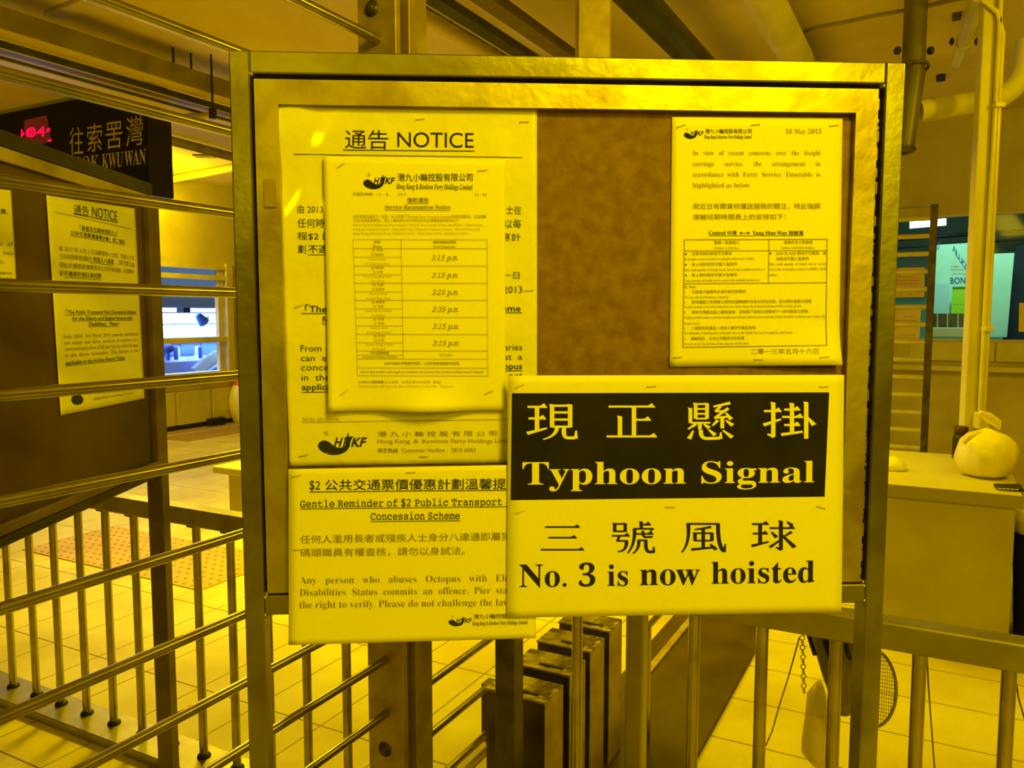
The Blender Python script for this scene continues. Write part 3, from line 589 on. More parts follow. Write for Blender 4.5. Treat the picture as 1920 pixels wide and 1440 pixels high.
# --- gentle reminder sheet, hangs below the frame
def d_gr(P):
    z_ = P.z; zb = bs(600, 1090)[1]; return .0 if z_ > zb else .0 + .02 * (zb - z_) ** 2 / .01 * .15
gr, MG = sheet('reminder_sheet', [(540.5, 880), (1004, 871), (1005, 1195.5), (541.5, 1208.5)], .0030, .0003, paper, 'reminder sheet about the two-dollar fare, hanging below the board frame at lower left', d_gr)
p = Print(MG, NB, .0004, d_gr)
p.blk('heading').t('$2', 'mono', 580.5, 600, 918, 14.5, res=3).t('公共交通票價優惠計劃溫馨提示', 'cjkb', 609, 974, 919.5, 19.5, 917, 4).rule(581, 922.3, 974, 918.8, 1.5)
p.t('Gentle Reminder of $2 Public Transport', 'mono', 563, 941.5, 951.5, 12.5, 947, 3).rule(563, 954.3, 952, 949.8, 1.3)
p.t('Concession Scheme', 'mono', 695.5, 862, 975, 13, 973.5, 3).rule(695.5, 977.8, 862.5, 976.3, 1.3)
p.blk('chinese_text').t('任何人濫用長者或殘疾人士身分八達通即屬犯法，', 'cjk', 563, 985, 1019, 14.5, 1012.5, 3, slot=1).t('碼頭職員有權查核，請勿以身試法。', 'cjk', 563, 872, 1044, 14.5, 1040, 3, slot=1)
p.blk('english_text').t('Any   person   who   abuses   Octopus   with   Elderly', 'serif', 562.5, 986, 1094, 12.5, 1089, 3, slot=1).t('Disabilities  Status  commits  an  offence.  Pier  staff', 'serif', 562, 964, 1117, 12.5, 1112, 3, slot=1)
p.t('the right to verify. Please do not challenge the law.', 'serif', 561.5, 958, 1140, 12.5, 1134.5, 3, slot=1)
p.blk('logo'); logo(p, 841, 1152.5, 884, 1173.5, 4, 2)
p.blk('company_line').t('港九小輪控股有限公司', 'cjkb', 888, 990, 1160, 8.5, 1158.5, slot=0).t('Hong Kong & Kowloon Ferry Holdings Limited', 'bi', 885.5, 989, 1172, 7.2, 1169.5, 2)
later(p, 'printed_text', gr, INKS)
staples(gr, MG, [(556, 892, 14), (770, 885.5, 2), (559, 1030.5, 0)], disp=d_gr)

# --- 16 May notice
def d_my(P):
    z_ = P.z; zb = bs(1420, 686)[1]; s_ = (P - O).dot(E); s1 = bs(1575, 500)[0]; a = max(0, 1 - (s1 - s_) / .12); f = max(0, 1 - (z_ - zb) / .06); return .010 * a * f * f
my, MM = sheet('freight_notice', [(1260, 219), (1580, 221.5), (1573, 683.5), (1255.5, 688.5)], fi + .0022, .0003, paper, 'dated freight service notice with a table, at upper right of the chipboard', d_my)
p = Print(MM, NB, .0004, d_my)
p.blk('logo'); logo(p, 1282, 240, 1318.5, 260.5, 0, 1)
p.blk('company_line').t('港九小輪控股有限公司', 'cjkb', 1322, 1409, 250.5, 8.3).t('Hong Kong & Kowloon Ferry Holdings Limited', 'bi', 1320, 1409, 260, 6.8).blk('date_line').t('16 May 2013', 'serif', 1473, 1539.5, 250.5, 8.5, 250.5, 3, slot=1)
p.blk('english_text')
for s_, y, x1 in (('In   view   of   recent   concerns   over   the   freight', 291, 1538.5), ('carriage      service,      the      arrangement      in', 311.3, 1538), ('accordance  with  Ferry  Service  Timetable  is', 331.3, 1538), ('highlighted as below:', 351.5, 1407)):
    p.t(s_, 'serif', 1299, x1, y, 8.7, y, 3, slot=1)
p.blk('chinese_text').t('就近日有關貨物運送服務的關注，特此強調', 'cjk', 1299.5, 1537, 392.5, 10.5, 392, 3, slot=1).t('渡輪班期時間表上的安排如下：', 'cjk', 1299, 1473, 412.5, 10.3, 412, 3, slot=1)
p.blk('route_heading').t('Central', 'bold', 1329, 1360, 440.2, 7.2).t('中環', 'cjkb', 1364, 1381, 441, 8).t('Yung Shue Wan', 'bold', 1411, 1475, 440.2, 7.2).t('榕樹灣', 'cjkb', 1478.5, 1506, 441, 8).rule(1388, 437, 1404, 437, .9)
p.poly([(1386, 437), (1391, 434.5), (1391, 439.5)]).poly([(1406, 437), (1401, 434.5), (1401, 439.5)]).rule(1328.5, 442, 1506, 441.8, .9)
p.blk('freight_table').rule(1282.7, 449.7, 1550.6, 448.8, 1.3, 1).rule(1282, 470.5, 1550, 470, 1.1, 1).rule(1281.3, 532.3, 1549, 530, 1.2, 1).rule(1280.3, 651.3, 1548, 647.5, 1.3, 1)
p.rule(1282.7, 449.7, 1280.3, 651.3, 1.3, 1).rule(1550.6, 448.8, 1548, 647.5, 1.3, 1).rule(1441.6, 449.2, 1440.3, 531, 1.1, 1)
p.t('星期一至星期六', 'cjk', 1339, 1386, 458, 6, slot=1).t('Mondays to Saturdays', 'serif', 1338.5, 1386, 467, 4, slot=1).t('星期日及公眾假期', 'cjk', 1470, 1523, 457.5, 6, slot=1).t('Sundays and Public Holidays', 'serif', 1465, 1527, 466.5, 4, slot=1)
tb = [('沒有符號的航班不可載貨', 'cjk', 1297, 1372, 479), ('No freight service provided on schedule without any symbol', 'serif', 1283, 1413, 488), ('有 # 號的航班可載少量貨物', 'cjk', 1297, 1382, 499), ('Only small quantity of freight can be carried with schedule marked as #', 'serif', 1283, 1435, 508.3),
      ('有 § 號的航班可載大型貨物', 'cjk', 1297, 1382, 519), ('Large quantity of freight can be carried with schedule marked as §', 'serif', 1283, 1424, 528.3), ('0030 及 0230 航班不可載貨，其', 'cjk', 1455, 1549, 478.5), ('他航班可載少量貨物', 'cjk', 1455, 1516, 488.5), ('Only  small  quantity  of  freight  can  be  carried', 'serif', 1442, 1549, 497.5),
      ('except that no freight is allowed on 0030 & 0230', 'serif', 1442, 1548.5, 507.3), ('sailings', 'serif', 1442, 1457, 517.5), ('註  Note', 'cjk', 1283, 1304.5, 541), ('1.', 'serif', 1283, 1286, 549.5), ('大型或大量貨物必須於兩日前預約', 'cjk', 1296.5, 1398, 550.5), ('Two-day advanced booking is required', 'serif', 1282.5, 1365, 559.5),
      ('2.', 'serif', 1282.5, 1286, 569.5), ('貨物運載之安排是以貨物到達碼頭的先後次序為依據，並以預約者優先處理', 'cjk', 1296.5, 1521, 569.7), ('Freight carriage is on a first-come-first-serve basis, those who booked in advance will be in high priority', 'serif', 1282.5, 1503, 577.5), ('3.', 'serif', 1282.5, 1286, 588.5),
      ('貨物不得超出船上載貨區域，否則餘下貨物必須等待下一班可載貨之航期', 'cjk', 1296.5, 1514, 588.7), ('Freight carried cannot exceed the freight area onboard, otherwise the remaining freight should be carried on next sailing with', 'serif', 1282.5, 1547, 597.5), ('freight service', 'serif', 1282.5, 1312, 608.8),
      ('4.', 'serif', 1282, 1285.5, 618.3), ('少量貨物定義為一成年人雙手可拿起為準', 'cjk', 1296, 1416.5, 618.5), ('The definition of small quantity of freight refers to the freight that can be brought by adult hands', 'serif', 1282, 1485, 627), ('5.', 'serif', 1282, 1285.5, 638), ('運載與否，以本公司最終決定為準', 'cjk', 1295, 1395.5, 638), ('To carry or not, the decision of our company will be final', 'serif', 1281.5, 1402, 647)]
for s_, st, x0, x1, y in tb: p.t(s_, st, x0, x1, y, 6.0 if st == 'cjk' else 4.2, y - (x1 - x0) * .009, slot=1)
for x, y in ((1286, 476.5), (1285.8, 496.6), (1285.6, 516.5), (1444.5, 475.5)): p.poly([(x + 1.7 * math.cos(k * .785), y + 1.7 * math.sin(k * .785)) for k in range(8)])
p.blk('chinese_date').t('二零一三年五月十六日', 'cjk', 1407, 1531.5, 664.5, 10, 663.5, 3, slot=1)
later(p, 'printed_text', my, INKS)
staples(my, MM, [(1277, 236.5, 20), (1416, 234, 6), (1563, 235.5, 5), (1270, 670, 5), (1421.5, 674, 0), (1541, 669, 5)], disp=d_my)

# --- typhoon notice
ty, MT = sheet('typhoon_notice', [(952.5, 704), (1583, 703), (1578, 1147.5), (950, 1158.5)], .0062, .0004, paper, 'typhoon signal notice with a black headline band, at lower right over the frame', None)
p = Print(MT, NB, .0004)
nn = 24
TLb, TRb, BRb, BLb = (960, 737.2), (1554.5, 735.7), (1546, 931), (957.5, 937.5)
for i in range(nn):
    a, b = i / nn, (i + 1) / nn; lp = lambda P, Q, t_: (P[0] + (Q[0] - P[0]) * t_, P[1] + (Q[1] - P[1]) * t_)
    p.poly([lp(TLb, TRb, a), lp(TLb, TRb, b), lp(BLb, BRb, b), lp(BLb, BRb, a)])
later(p, 'headline_band', ty, [band_black])
p = Print(MT, NB, .0008)
ming(p, '現', 988, 755, 1082, 825); ming(p, '正', 1137, 757, 1230.5, 822); ming(p, '懸', 1287, 754, 1376, 824); ming(p, '掛', 1431, 754, 1523, 823)
p.blk('english_headline').t('Typhoon', 'bold', 979.5, 1285.5, 908.5, 42, 906.5, 8).blk('english_headline').t('Signal', 'bold', 1314.7, 1526, 906, 40.5, 904, 8)
later(p, 'headline_lettering', ty, [paper])
p = Print(MT, NB, .0004)
ming(p, '三', 1014, 984, 1094.5, 1034); ming(p, '號', 1147, 978, 1226, 1038); ming(p, '風', 1278, 978, 1359, 1036); ming(p, '球', 1409, 976, 1490, 1034)
p.blk('signal_line').t('No. 3', 'bold', 974, 1116, 1100.5, 42, 1099, 8).t('is', 'bold', 1139, 1177.5, 1098.5, 39.5, 1098, 8).t('now', 'bold', 1200, 1312, 1097, 42, 1096, 8).t('hoisted', 'bold', 1334, 1527, 1094.5, 41, 1091.5, 8)
later(p, 'printed_text', ty, [ink])
staples(ty, MT, [(974, 724, 25), (1221, 724.5, 5), (1544, 725, 0), (974, 960, 20), (1256, 950.5, -3), (1539, 951, -18)])

# ================================================================== SECOND NOTICE BOARD (left, side on)
XB = -0.832; NX = Vector((1, 0, 0)); PX0 = Vector((XB, 0, 0))
def xm_(px, py, o=0.0): return on_plane(px, py, PX0 + NX * o, NX)
yE = xm_(308, 700).y; yS = 1.0
zt1 = (xm_(0, 241).z + xm_(262, 339).z) / 2; zt0 = (xm_(0, 291).z + xm_(262, 365).z) / 2
zb1 = xm_(0, 995).z; zb0 = xm_(0, 1028).z
b2 = empty('notice_board', Vector((XB - .02, (yS + yE) / 2, 0)), 'dark brown side-on notice board behind the pipe rails at left', 'notice board')
m_ = MB(); m_.box(XB - .036, XB, yE - .035, yE + .005, 0, zt1 - .03, .002); build('post', m_, board_leg, b2)
m_ = MB(); m_.box(XB - .036, XB, yS - .035, yS, 0, zt1 - .03, .002); build('post', m_, board_leg, b2)
m_ = MB(); m_.box(XB - .036, XB + .004, yS, yE - .036, zt0 + .012, zt1, .002); build('top_rail', m_, dark_trim, b2)
m_ = MB(); m_.box(XB - .03, XB + .001, yS, yE - .036, zt0 - .012, zt0 + .011, .002); build('trim_strip', m_, column_steel, b2)
m_ = MB(); m_.box(XB - .036, XB + .004, yS, yE - .036, zb0, zb1 - .012, .002); build('bottom_rail', m_, dark_trim, b2)
m_ = MB(); m_.box(XB - .03, XB + .002, yS, yE - .036, zb1 - .011, zb1 + .008, .002); build('trim_strip', m_, board_leg, b2)
m_ = MB(); m_.box(XB - .03, XB + .004, yE - .058, yE - .0365, zb1 + .009, zt0 - .013, .002); build('trim_strip', m_, board_leg, b2)
m_ = MB(); m_.box(XB - .03, XB - .008, yS, yE - .059, zb1 + .009, zt0 - .013); build('panel', m_, brown_panel, b2)
o2 = -.0055
def d_l1(P):
    z_ = P.z; y_ = P.y; ya = xm_(88, 400, o2).y; yb = xm_(255, 400, o2).y; a = (y_ - ya) / (yb - ya)
    return .006 * math.sin(max(0, min(1, a)) * math.pi) * (0.5 + .5 * math.sin(z_ * 14)) + .008 * max(0, (1.12 - z_)) / .1 * .3
M2 = lambda px, py: xm_(px, py, o2)
l1, _ = sheet('notice_poster', [(87, 366), (253, 391), (271, 747), (114, 779)], o2, .0004, paper, 'curling notice headed NOTICE on the dark side board, behind the pipe rails', d_l1, NX, M2)
p = Print(M2, NX, .0005, d_l1); q5 = lambda x: x / 5.333
p.blk('heading').t('通告', 'cjk', 136, 164, 402, 18, 405, 3).t('NOTICE', 'sans', 170, 218, 406, 19, 414.5, 4).rule(136, 401, 219, 417.5, 1.5).rule(101, 397.5, 246, 430, .8)
p.t('「長者及合資格殘疾人士', 'cjkb', 146, 218, 431, 9, 442.5).rule(148, 432, 218, 444, .8).t('公共交通票價優惠計劃」第二階段', 'cjkb', 129, 232, 440.5, 9, 458.5).rule(130, 442, 232, 460, .8)
p.blk('chinese_text').t('由 2013 年 3 月 3 日凌晨零時一分起，長者人士在', 'cjk', 109, 250.5, 470, 9.5, 488, slot=1).t('任何時間乘搭渡輪', 'cjk', 109.5, 161, 485.5, 9.5, 490, slot=1).t('使用個人八達通', 'cjkb', 162, 208, 490, 9.5, 496).rule(162, 492, 208, 498, .8).t('，即可享以每', 'cjk', 213, 251, 496, 9.5, 502, slot=1)
p.t('程$2的優惠票價乘搭本公司所有航線，此優惠計', 'cjk', 109.5, 251, 501, 9.5, 514, slot=1).t('劃', 'cjk', 110, 116, 517, 9.5, slot=1).t('不適用於假日來回票', 'cjkb', 117, 184, 518, 10, 522.5).rule(117, 520, 184, 525, .8)
Y5 = lambda y: 560 + y / 4.8
p.blk('english_text').t('「The Public Transport Fare Concession Scheme', 'sansb', 121, 254, Y5(138), 7, Y5(133)).rule(118, Y5(148), 256, Y5(140), .8).t('for the Elderly and Eligible Persons with', 'sansb', 133, 246, Y5(195), 7, Y5(188)).rule(133, Y5(201), 246, Y5(194), .8).t('Disabilities」 Phase I', 'sansb', 163, 220, Y5(245), 7, Y5(240)).rule(163, Y5(254), 220, Y5(248), .8)
for s_, x0, y0, y1 in (('From  00:01  3rd  March  2013  onwards,  beneficiaries', 118, 360, 330), ('can  enjoy  our  ferry  services  at  anytime  at  a', 119, 415, 380), ('concessionary fare of $2 per trip by valid Octopus', 121, 470, 430), ('in  the  above  concession.  This  Scheme  is  not', 122, 528, 478)):
    p.t(s_, 'sans', x0, 259, Y5(y0), 7.2, Y5(y1), slot=1)
p.t('applicable to the Holiday Return Ticket.', 'sansb', 122.5, 234, Y5(598), 7.5, Y5(545)).rule(122, Y5(606), 233, Y5(552), .9)
p.blk('company_line').poly([(133 + 11.5 * (1 + math.cos(k * .524)), 749.5 + 10 * math.sin(k * .524)) for k in range(12)], 4).t('乘客熱線 Customer Hotline', 'cjk', 175, 250, 751, 4.5, 738, slot=1)
later(p, 'printed_text', l1, INKS)
l2, _ = sheet('notice_sheet', [(-70, 347), (21, 357), (31, 527), (-58, 524)], o2, .0004, paper, 'notice cut off by the left frame edge on the dark side board', None, NX, M2)
p = Print(M2, NX, .0005)
p.t('程票。', 'cjkb', -10, 15, 400, 9, 402).t('holder  of', 'sans', -30, 24, 459, 7.5, 461, slot=1).t('staff  has', 'sans', -30, 25, 476, 7.5, 478, slot=1).t('them.', 'sans', -22, 7, 494, 7.5, slot=1).t('港九小輪控股有限公司', 'cjkb', -44, 22, 514, 4.5, 515).t('Hong Kong & Kowloon Ferry', 'bi', -44, 23, 523, 4.2, 524)
later(p, 'printed_text', l2, INKS)

# ================================================================== PIPE RAIL CAGE with column
RV = -1.2392; UC = 1.630
cage = empty('pipe_railing', UV(UC, RV, 0), 'tall cage of horizontal steel pipes running past the left post into a bolted steel column', 'railing')
zs = [.338, .484, .622, .767, .936, 1.10, 1.26, 1.425, 1.58, 1.738, 1.898, 2.052]
for z_ in zs:
    m_ = MB(); m_.tube([UV(.62 if z_ > .9 else .25, RV, z_), UV(UC + .001, RV, z_)], .0102 if z_ < 2 else .012, 16, True); build('rail', m_, tube_steel, cage)
uE = on_v(917, 1292, RV).dot(A); zE = on_v(912, 1292, RV).z
for z_, ue in ((.185, uE), (.338, uE + .55), (.484, uE + .55), (.622, uE + .55), (.767, uE + .55)):
    m_ = MB(); m_.tube([UV(UC + .14, RV, z_), UV(ue, RV, z_)], .0115, 16); build('rail', m_, tube_steel, cage)
for z_ in (.03,):
    m_ = MB(); m_.tube([UV(UC + .14, RV, z_), UV(uE, RV, z_)], .0115, 16); build('rail', m_, tube_steel, cage)
c0 = on_u(690, 1300, UC).dot(B); c1 = on_u(757, 1300, UC).dot(B)
colm = MB(); colm.uvbox(UC, UC + .020, c0, c1, 0, CEIL - .01, .002); colm.uvbox(UC + .020, UC + .062, c0 + .02, c0 + .05, 0, CEIL - .01)
colo = build('column', colm, column_steel, cage)
m_ = MB(); m_.uvbox(UC + .062, UC + .140, c0, c1 - .004, 0, CEIL - .01, .002); build('column_flange', m_, column_steel, cage)
for px, py in ((722, 1405), (697, 16)):
    P = on_u(px, py, UC); m_ = MB(); m_.lathe(P, [(.020, 0), (.020, -.002), (.012, -.002), (.013, -.008), (.010, -.012), (.003, -.013)], 18, A); build('bolt', m_, dark_steel, cage)
m_ = MB(); m_.uvbox(uE, uE + .05, RV - .03, RV + .03, 0, zE + .005, .002); build('stub_post', m_, dark_steel, cage)

# ================================================================== LOW BALUSTER FENCE (two runs)
UF = 1.630
def fence(name, v0, v1, label, bals, posts, wide=()):
    f = empty(name, UV(UF, (v0 + v1) / 2, 0), label, 'fence')
    m_ = MB(); m_.uvbox(UF - .025, UF + .027, v0, v1, .757, .809, .003); build('top_rail', m_, steel, f)
    m_ = MB(); m_.uvbox(UF - .078, UF + .055, v0, v1, 0, .032, .002); build('base_plate', m_, steel, f)
    for v_ in bals:
        m_ = MB(); m_.tube([UV(UF, v_, .032), UV(UF, v_, .758)], .0125, 14); b = build('baluster', m_, tube_steel, f)
        m_ = MB(); m_.lathe(UV(UF, v_, .0318), [(.021, 0), (.020, .006), (.0135, .012)], 14); build('ferrule', m_, black, b)
        m_ = MB(); m_.uvbox(UF - .014, UF - .008, v_ - .026, v_ - .0, .749, .7575)
        if v_ < -1.3: build('clip', m_, black, b)
    for v_ in posts:
        m_ = MB(); m_.uvbox(UF - .024, UF + .024, v_ - .026, v_ + .026, .0, .757, .002); build('post', m_, dark_steel, f)
    for v_ in wide:
        m_ = MB(); m_.uvbox(UF - .02, UF + .02, v_ - .02, v_ + .02, .032, .757, .004); build('post', m_, steel, f)
    return f
lb = [-2.926 + .1413 * k for k in range(-4, 12)]
lb = [v_ for v_ in lb if v_ < c0 - .03]
fence('baluster_fence', -4.2, c0 - .002, 'low steel fence with round balusters on the left, behind the pipe rails', lb, [])
pv = (on_u(937, 1350, UF).dot(B) + on_u(973, 1350, UF).dot(B)) / 2
fence('baluster_fence', pv - .026, 1.4, 'low steel fence on the right, running behind the legs of the main board', [-.698, -.43, -.291, -.151, -.006, .136, .277, .418, .56], [pv], [-.556])

# ================================================================== STEEL GATE POSTS with sloping tops behind the fence
hG = .43
def gate_post(fl, fr_, br, idx, label):
    F = at_z(*fr_, hG); Lp = at_z(*fl, hG); Bk = at_z(*br, hG)
    g = empty('gate_post', Vector((F.x, F.y, 0)), label, 'gate post', 'steel gate posts under the typhoon notice')
    v1 = F.dot(B); v0 = v1 - .165; u0 = F.dot(A); dz = .012
    dep = min(.105, max(.07, Bk.dot(A) - u0))
    m_ = MB(); q = [UV(u0, v0), UV(u0, v1), UV(u0 + dep, v1), UV(u0 + dep, v0)]; m_.prism(q, [P + Z * (hG - .004) for P in q]); build('body', m_, dark_steel, g)
    m_ = MB(); m_.obox(UV(u0 + dep / 2, v1 + .0012, hG / 2), A, B, Z, dep / 2 + .001, .0012, hG / 2 - .002); build('side_plate', m_, column_steel, g)
    m_ = MB(); m_.uvbox(u0 - .004, u0 + dep + .002, v0 - .003, v1 + .003, hG - .004, hG + .002, .0015); build('cap_plate', m_, scuffed_steel, g)
    m_ = MB(); m_.uvbox(u0 + .02, u0 + .03, v1 - .10, v1 - .03, hG + .002, hG + .0045, .001); build('slot', m_, black, g)
    return g
gate_post((975, 1311), (1021, 1318), (1055, 1284), 0, 'nearest and lowest-looking of the steel gate posts, half hidden by the square fence post')
gate_post((993, 1256), (1067, 1267), (1093, 1236), 1, 'second steel gate post back from the square fence post')
gate_post((1009, 1203), (1106, 1222), (1134, 1190), 2, 'third steel gate post, its worn cap catching a bright glint')
gate_post((1050, 1166), (1142, 1184), (1165, 1159), 3, 'farthest steel gate post, its cap tucked under the typhoon notice')
lr = MB(); P0 = on_u(1212, 1178, 2.35); lr.tube([P0, P0 + A * 1.4], .010, 12); lr.tube([P0 + A * .02 - Z * 0, Vector(((P0 + A * .02).x, (P0 + A * .02).y, .012))], .010, 12); q_ = P0 + A * 1.38; lr.tube([q_, Vector((q_.x, q_.y, .012))], .010, 12)
tag(build('lane_rail', lr, tube_steel), 'low dark guide rail beyond the gate posts, just under the typhoon notice', 'rail')

# ================================================================== CEILING SERVICES (all run along A)
def zv(px, py, z): return at_z(px, py, z).dot(B)
def beam(name, top, low, far, zlow, u0, u1, ms, label, cat='cable trunking', zcap=9):
    v1 = zv(*low, zlow); v0 = zv(*far, zlow); zt = on_v(*top, v1).z
    o = empty(name, UV((u0 + u1) / 2, (v0 + v1) / 2, zlow), label, cat)
    m_ = MB(); m_.uvbox(u0, u1, v0, v1, zlow + .006, min(zt, CEIL - .01, zcap), .002); build('body', m_, ms[0], o)
    m_ = MB(); m_.uvbox(u0, u1, v0, v1 - .002, zlow, zlow + .0055); build('lid', m_, ms[1], o)
    return o, v0, v1, zt
b1, v0, v1, zt = beam('cable_trunking', (0, 10), (0, 55), (0, 72), 2.77, 1.2, 9.5, (tray_grey, lid_cream), 'deep grey cable trunking slung under the ceiling at upper left')
for px in (325, 358):
    y0 = 85; P = on_v(px, 110, (v0 + v1) / 2); m_ = MB(); m_.tube([Vector((P.x, P.y, zt - .03)), Vector((P.x, P.y, CEIL))], .007, 8); build('hanger_rod', m_, black, b1)
P = on_v(397, 150, v1 + .03); m_ = MB(); m_.tube([Vector((P.x, P.y, 2.64)), Vector((P.x, P.y, CEIL))], .007, 8); m_.tube([Vector((P.x, P.y, 2.61)), Vector((P.x, P.y, 2.67))], .024, 10); build('hanger_rod', m_, black, b1)
m_ = MB(); m_.tube([Vector((P.x, P.y, 2.635)), Vector((P.x, P.y, 2.635)) - B * .30], .02, 10); build('bracket', m_, lid_cream, b1)
beam('cable_trunking', (0, 72), (0, 91), (0, 104), 2.72, 1.2, 9.5, (pipe_dark, lid_cream), 'dark middle trunking below the deep one at upper left', zcap=2.764)
beam('cable_trunking', (0, 104), (0, 113), (0, 122), 2.66, 1.2, 9.5, (pipe_dark, lid_cream), 'thin lowest trunking just above the upper pipe rail at left', zcap=2.714)
beam('ceiling_beam', (853, 0), (828, 2), (790, 2), 2.70, 1.5, 9.5, (pipe_dark, pipe_dark), 'dark steel beam running back just right of the bolted column', 'beam')
beam('ceiling_beam', (954, 0), (925, 0), (880, 0), 2.72, 1.5, 9.5, (beam_brown, beam_brown), 'brown steel beam overhead, left of the square hanging post', 'beam')
def run(name, px, py, z, r, u0, u1, m, label, cat='pipe', n=18):
    v = zv(px, py, z); mb_ = MB(); mb_.tube([UV(u0, v, z), UV(u1, v, z)], r, n); return tag(build(name, mb_, m), label, cat)
run('light_batten', 783, 25, 2.86, .035, 1.6, 9, lid_cream, 'pale batten under the ceiling beside the bolted column', 'batten')
run('conduit', 790, 10, 2.78, .012, 1.6, 9, tube_steel, 'thin shiny conduit beside the dark steel beam', 'conduit', 12)
run('overhead_pipe', 1197, 0, 2.80, .078, 1.4, BU - .03, pipe_dark, 'thick dark green pipe overhead, right of the square hanging post')
run('overhead_pipe', 1433, 0, 2.86, .088, 1.4, BU - .03, cream, 'thick cream pipe overhead, above the freight notice')
# square hanging post behind the board
P0 = at_y(1088, 50, 2.6); P1 = at_y(1150, 50, 2.6); m_ = MB(); w_ = (P1.x - P0.x)
m_.obox(((P0.x + P1.x) / 2 - .008, 2.6 + w_ / 2, (CEIL + .012) / 2), Vector((1, 0, 0)), Vector((0, 1, 0)), Z, w_ / 2, w_ / 2, (CEIL - .014) / 2, .004)
tag(build('square_post', m_, column_steel), 'square brown steel post rising to the ceiling behind the board', 'post')
# seam of a raised ceiling panel with rounded corner, laid as a dark tube
mb = MB(); pts = [(1478, 175), (1489, 125), (1493, 92), (1499, 70), (1512, 57), (1535, 50), (1580, 42), (1640, 29), (1700, 19), (1760, 6), (1850, -15)]
mb.tube([at_z(x, y, CEIL - .006) for x, y in pts], .012, 8); tag(build('ceiling_seam', mb, tray_grey), 'thin dark panel seam curving across the ceiling above the freight notice', 'cable')
# ceiling panel upper left
q = [at_z(x, y, CEIL - .02) for x, y in ((82, 30), (150, 2), (190, 8), (112, 36))]
mb = MB(); mb.prism(q, [P + Z * .018 for P in q]); tag(build('ceiling_panel', mb, lid_cream), 'small pale panel set in the ceiling at upper left', 'panel')

# vertical drain pipe, branch pipe and clamps at right
DY = 4.25
pa = at_y(1721, 0, DY); pb = at_y(1712, 140, DY); pc = at_y(1694, 282, DY)
dp = empty('drain_pipe', Vector((pb.x, DY, pc.z)), 'upright grey drain pipe with a cream branch, under the ceiling beside the right post', 'pipe')
m_ = MB(); m_.tube([Vector((pb.x, DY, CEIL)), Vector((pb.x, DY, pb.z))], .056, 20); build('stack', m_, pipe_grey, dp)
m_ = MB(); m_.tube([Vector((pb.x, DY, pb.z + .01)), Vector((pb.x - .01, DY, pb.z - .10)), Vector((pc.x, DY, pc.z))], [.060, .057, .050], 20); build('elbow', m_, pipe_grey, dp)
m_ = MB(); m_.torus(Vector((pb.x, DY, pb.z + .03)), (0, .25, 1), .07, .008); build('clamp', m_, dark_steel, dp)
for dx in (-.085, .085):
    m_ = MB(); m_.lathe(Vector((pb.x + dx, DY, pb.z + .12)), [(.012, -.015), (.02, -.008), (.02, .008), (.012, .015)], 12, Vector((1, 0, 0))); build('clamp_bolt', m_, black, dp)
m_ = MB(); m_.torus(Vector((pc.x, DY, pc.z)), (0, .2, 1), .052, .008); build('clamp', m_, dark_steel, dp)
m_ = MB(); P0 = at_y(1737, 207, DY + .03); P1 = at_y(1850, 188, DY + .02); P2 = at_y(1896, 168, DY + .01); P3 = at_y(1922, 120, DY); P4 = at_y(1928, 75, DY)
P0 = at_y(1722, 209, DY + .03); m_.tube([P0, P1, at_y(1880, 180, DY + .01), P2, at_y(1913, 148, DY), P3, P4], .056, 18)
build('branch', m_, cream, dp)
m_ = MB(); ca_ = at_y(1748, 205, DY + .03); m_.tube([ca_, ca_ + (P1 - P0).normalized() * .05], .061, 18); build('collar', m_, cream, dp)
# sprinkler pipe stub
m_ = MB(); S0 = at_z(1836, -10, 2.93); S1 = at_z(1808, 78, 2.90); S2 = at_z(1795, 118, 2.86)
sp = empty('sprinkler_pipe', S1, 'short cream pipe slanting across the ceiling left of the pale pillar', 'pipe')
m_.tube([S0, S1], .036, 14); build('tube', m_, cream, sp)
m_ = MB(); m_.tube([S1, S2], [.045, .032], 14); build('nozzle', m_, cream_gloss, sp)
for sx in (-1, 1):
    m_ = MB(); m_.lathe(S1 + Vector((sx * .07, 0, .0)), [(.006, -.02), (.014, 0), (.006, .02)], 10); build('clamp_bolt', m_, black, sp)
# soffit block with round knob hole
Hs = at_z(1764, 146, CEIL - .02)
m_ = MB(); m_.lathe(Hs, [(.028, -.02), (.028, .018)], 16); tag(build('ceiling_plug', m_, black), 'small black round plug in the ceiling near the branch pipe', 'plug')
q = [at_z(x, y, CEIL - .015) for x, y in ((1785, 30), (1803, 26), (1802, 38), (1785, 41))]; m_ = MB(); m_.prism(q, [P + Z * .012 for P in q]); tag(build('ceiling_vent', m_, dark_steel), 'small dark square vent in the ceiling above the branch pipe', 'vent')

# pale pillar with conduits and junction box
PY = 4.0
pil = empty('pillar', Vector((at_y(1825, 600, PY).x, PY, 0)), 'pale cream pillar rising behind the tied plastic bag', 'pillar')
x0 = at_y(1817, 600, PY).x; x1 = at_y(1846, 600, PY).x
m_ = MB(); m_.box(x0, x1, PY, PY + .05, 0, CEIL, .004); build('shaft', m_, cream, pil)
for k, px in enumerate((1851, 1858)):
    xx = at_y(px, 500, PY - .02).x; ztop = CEIL - .12; m_ = MB()
    pts = [Vector((xx, PY - .02, at_y(px, 790, PY).z)), Vector((xx, PY - .02, ztop - .15))]
    pts += [Vector((xx - .01 * k - .02, PY - .02, ztop - .05)), Vector((xx - .12, PY - .02, ztop + .02)), Vector((xx - .3, PY - .02, ztop + .03))] if k else [Vector((xx, PY - .02, CEIL))]
    m_.tube(pts, .0115, 10); build('conduit', m_, cream_gloss, pil)
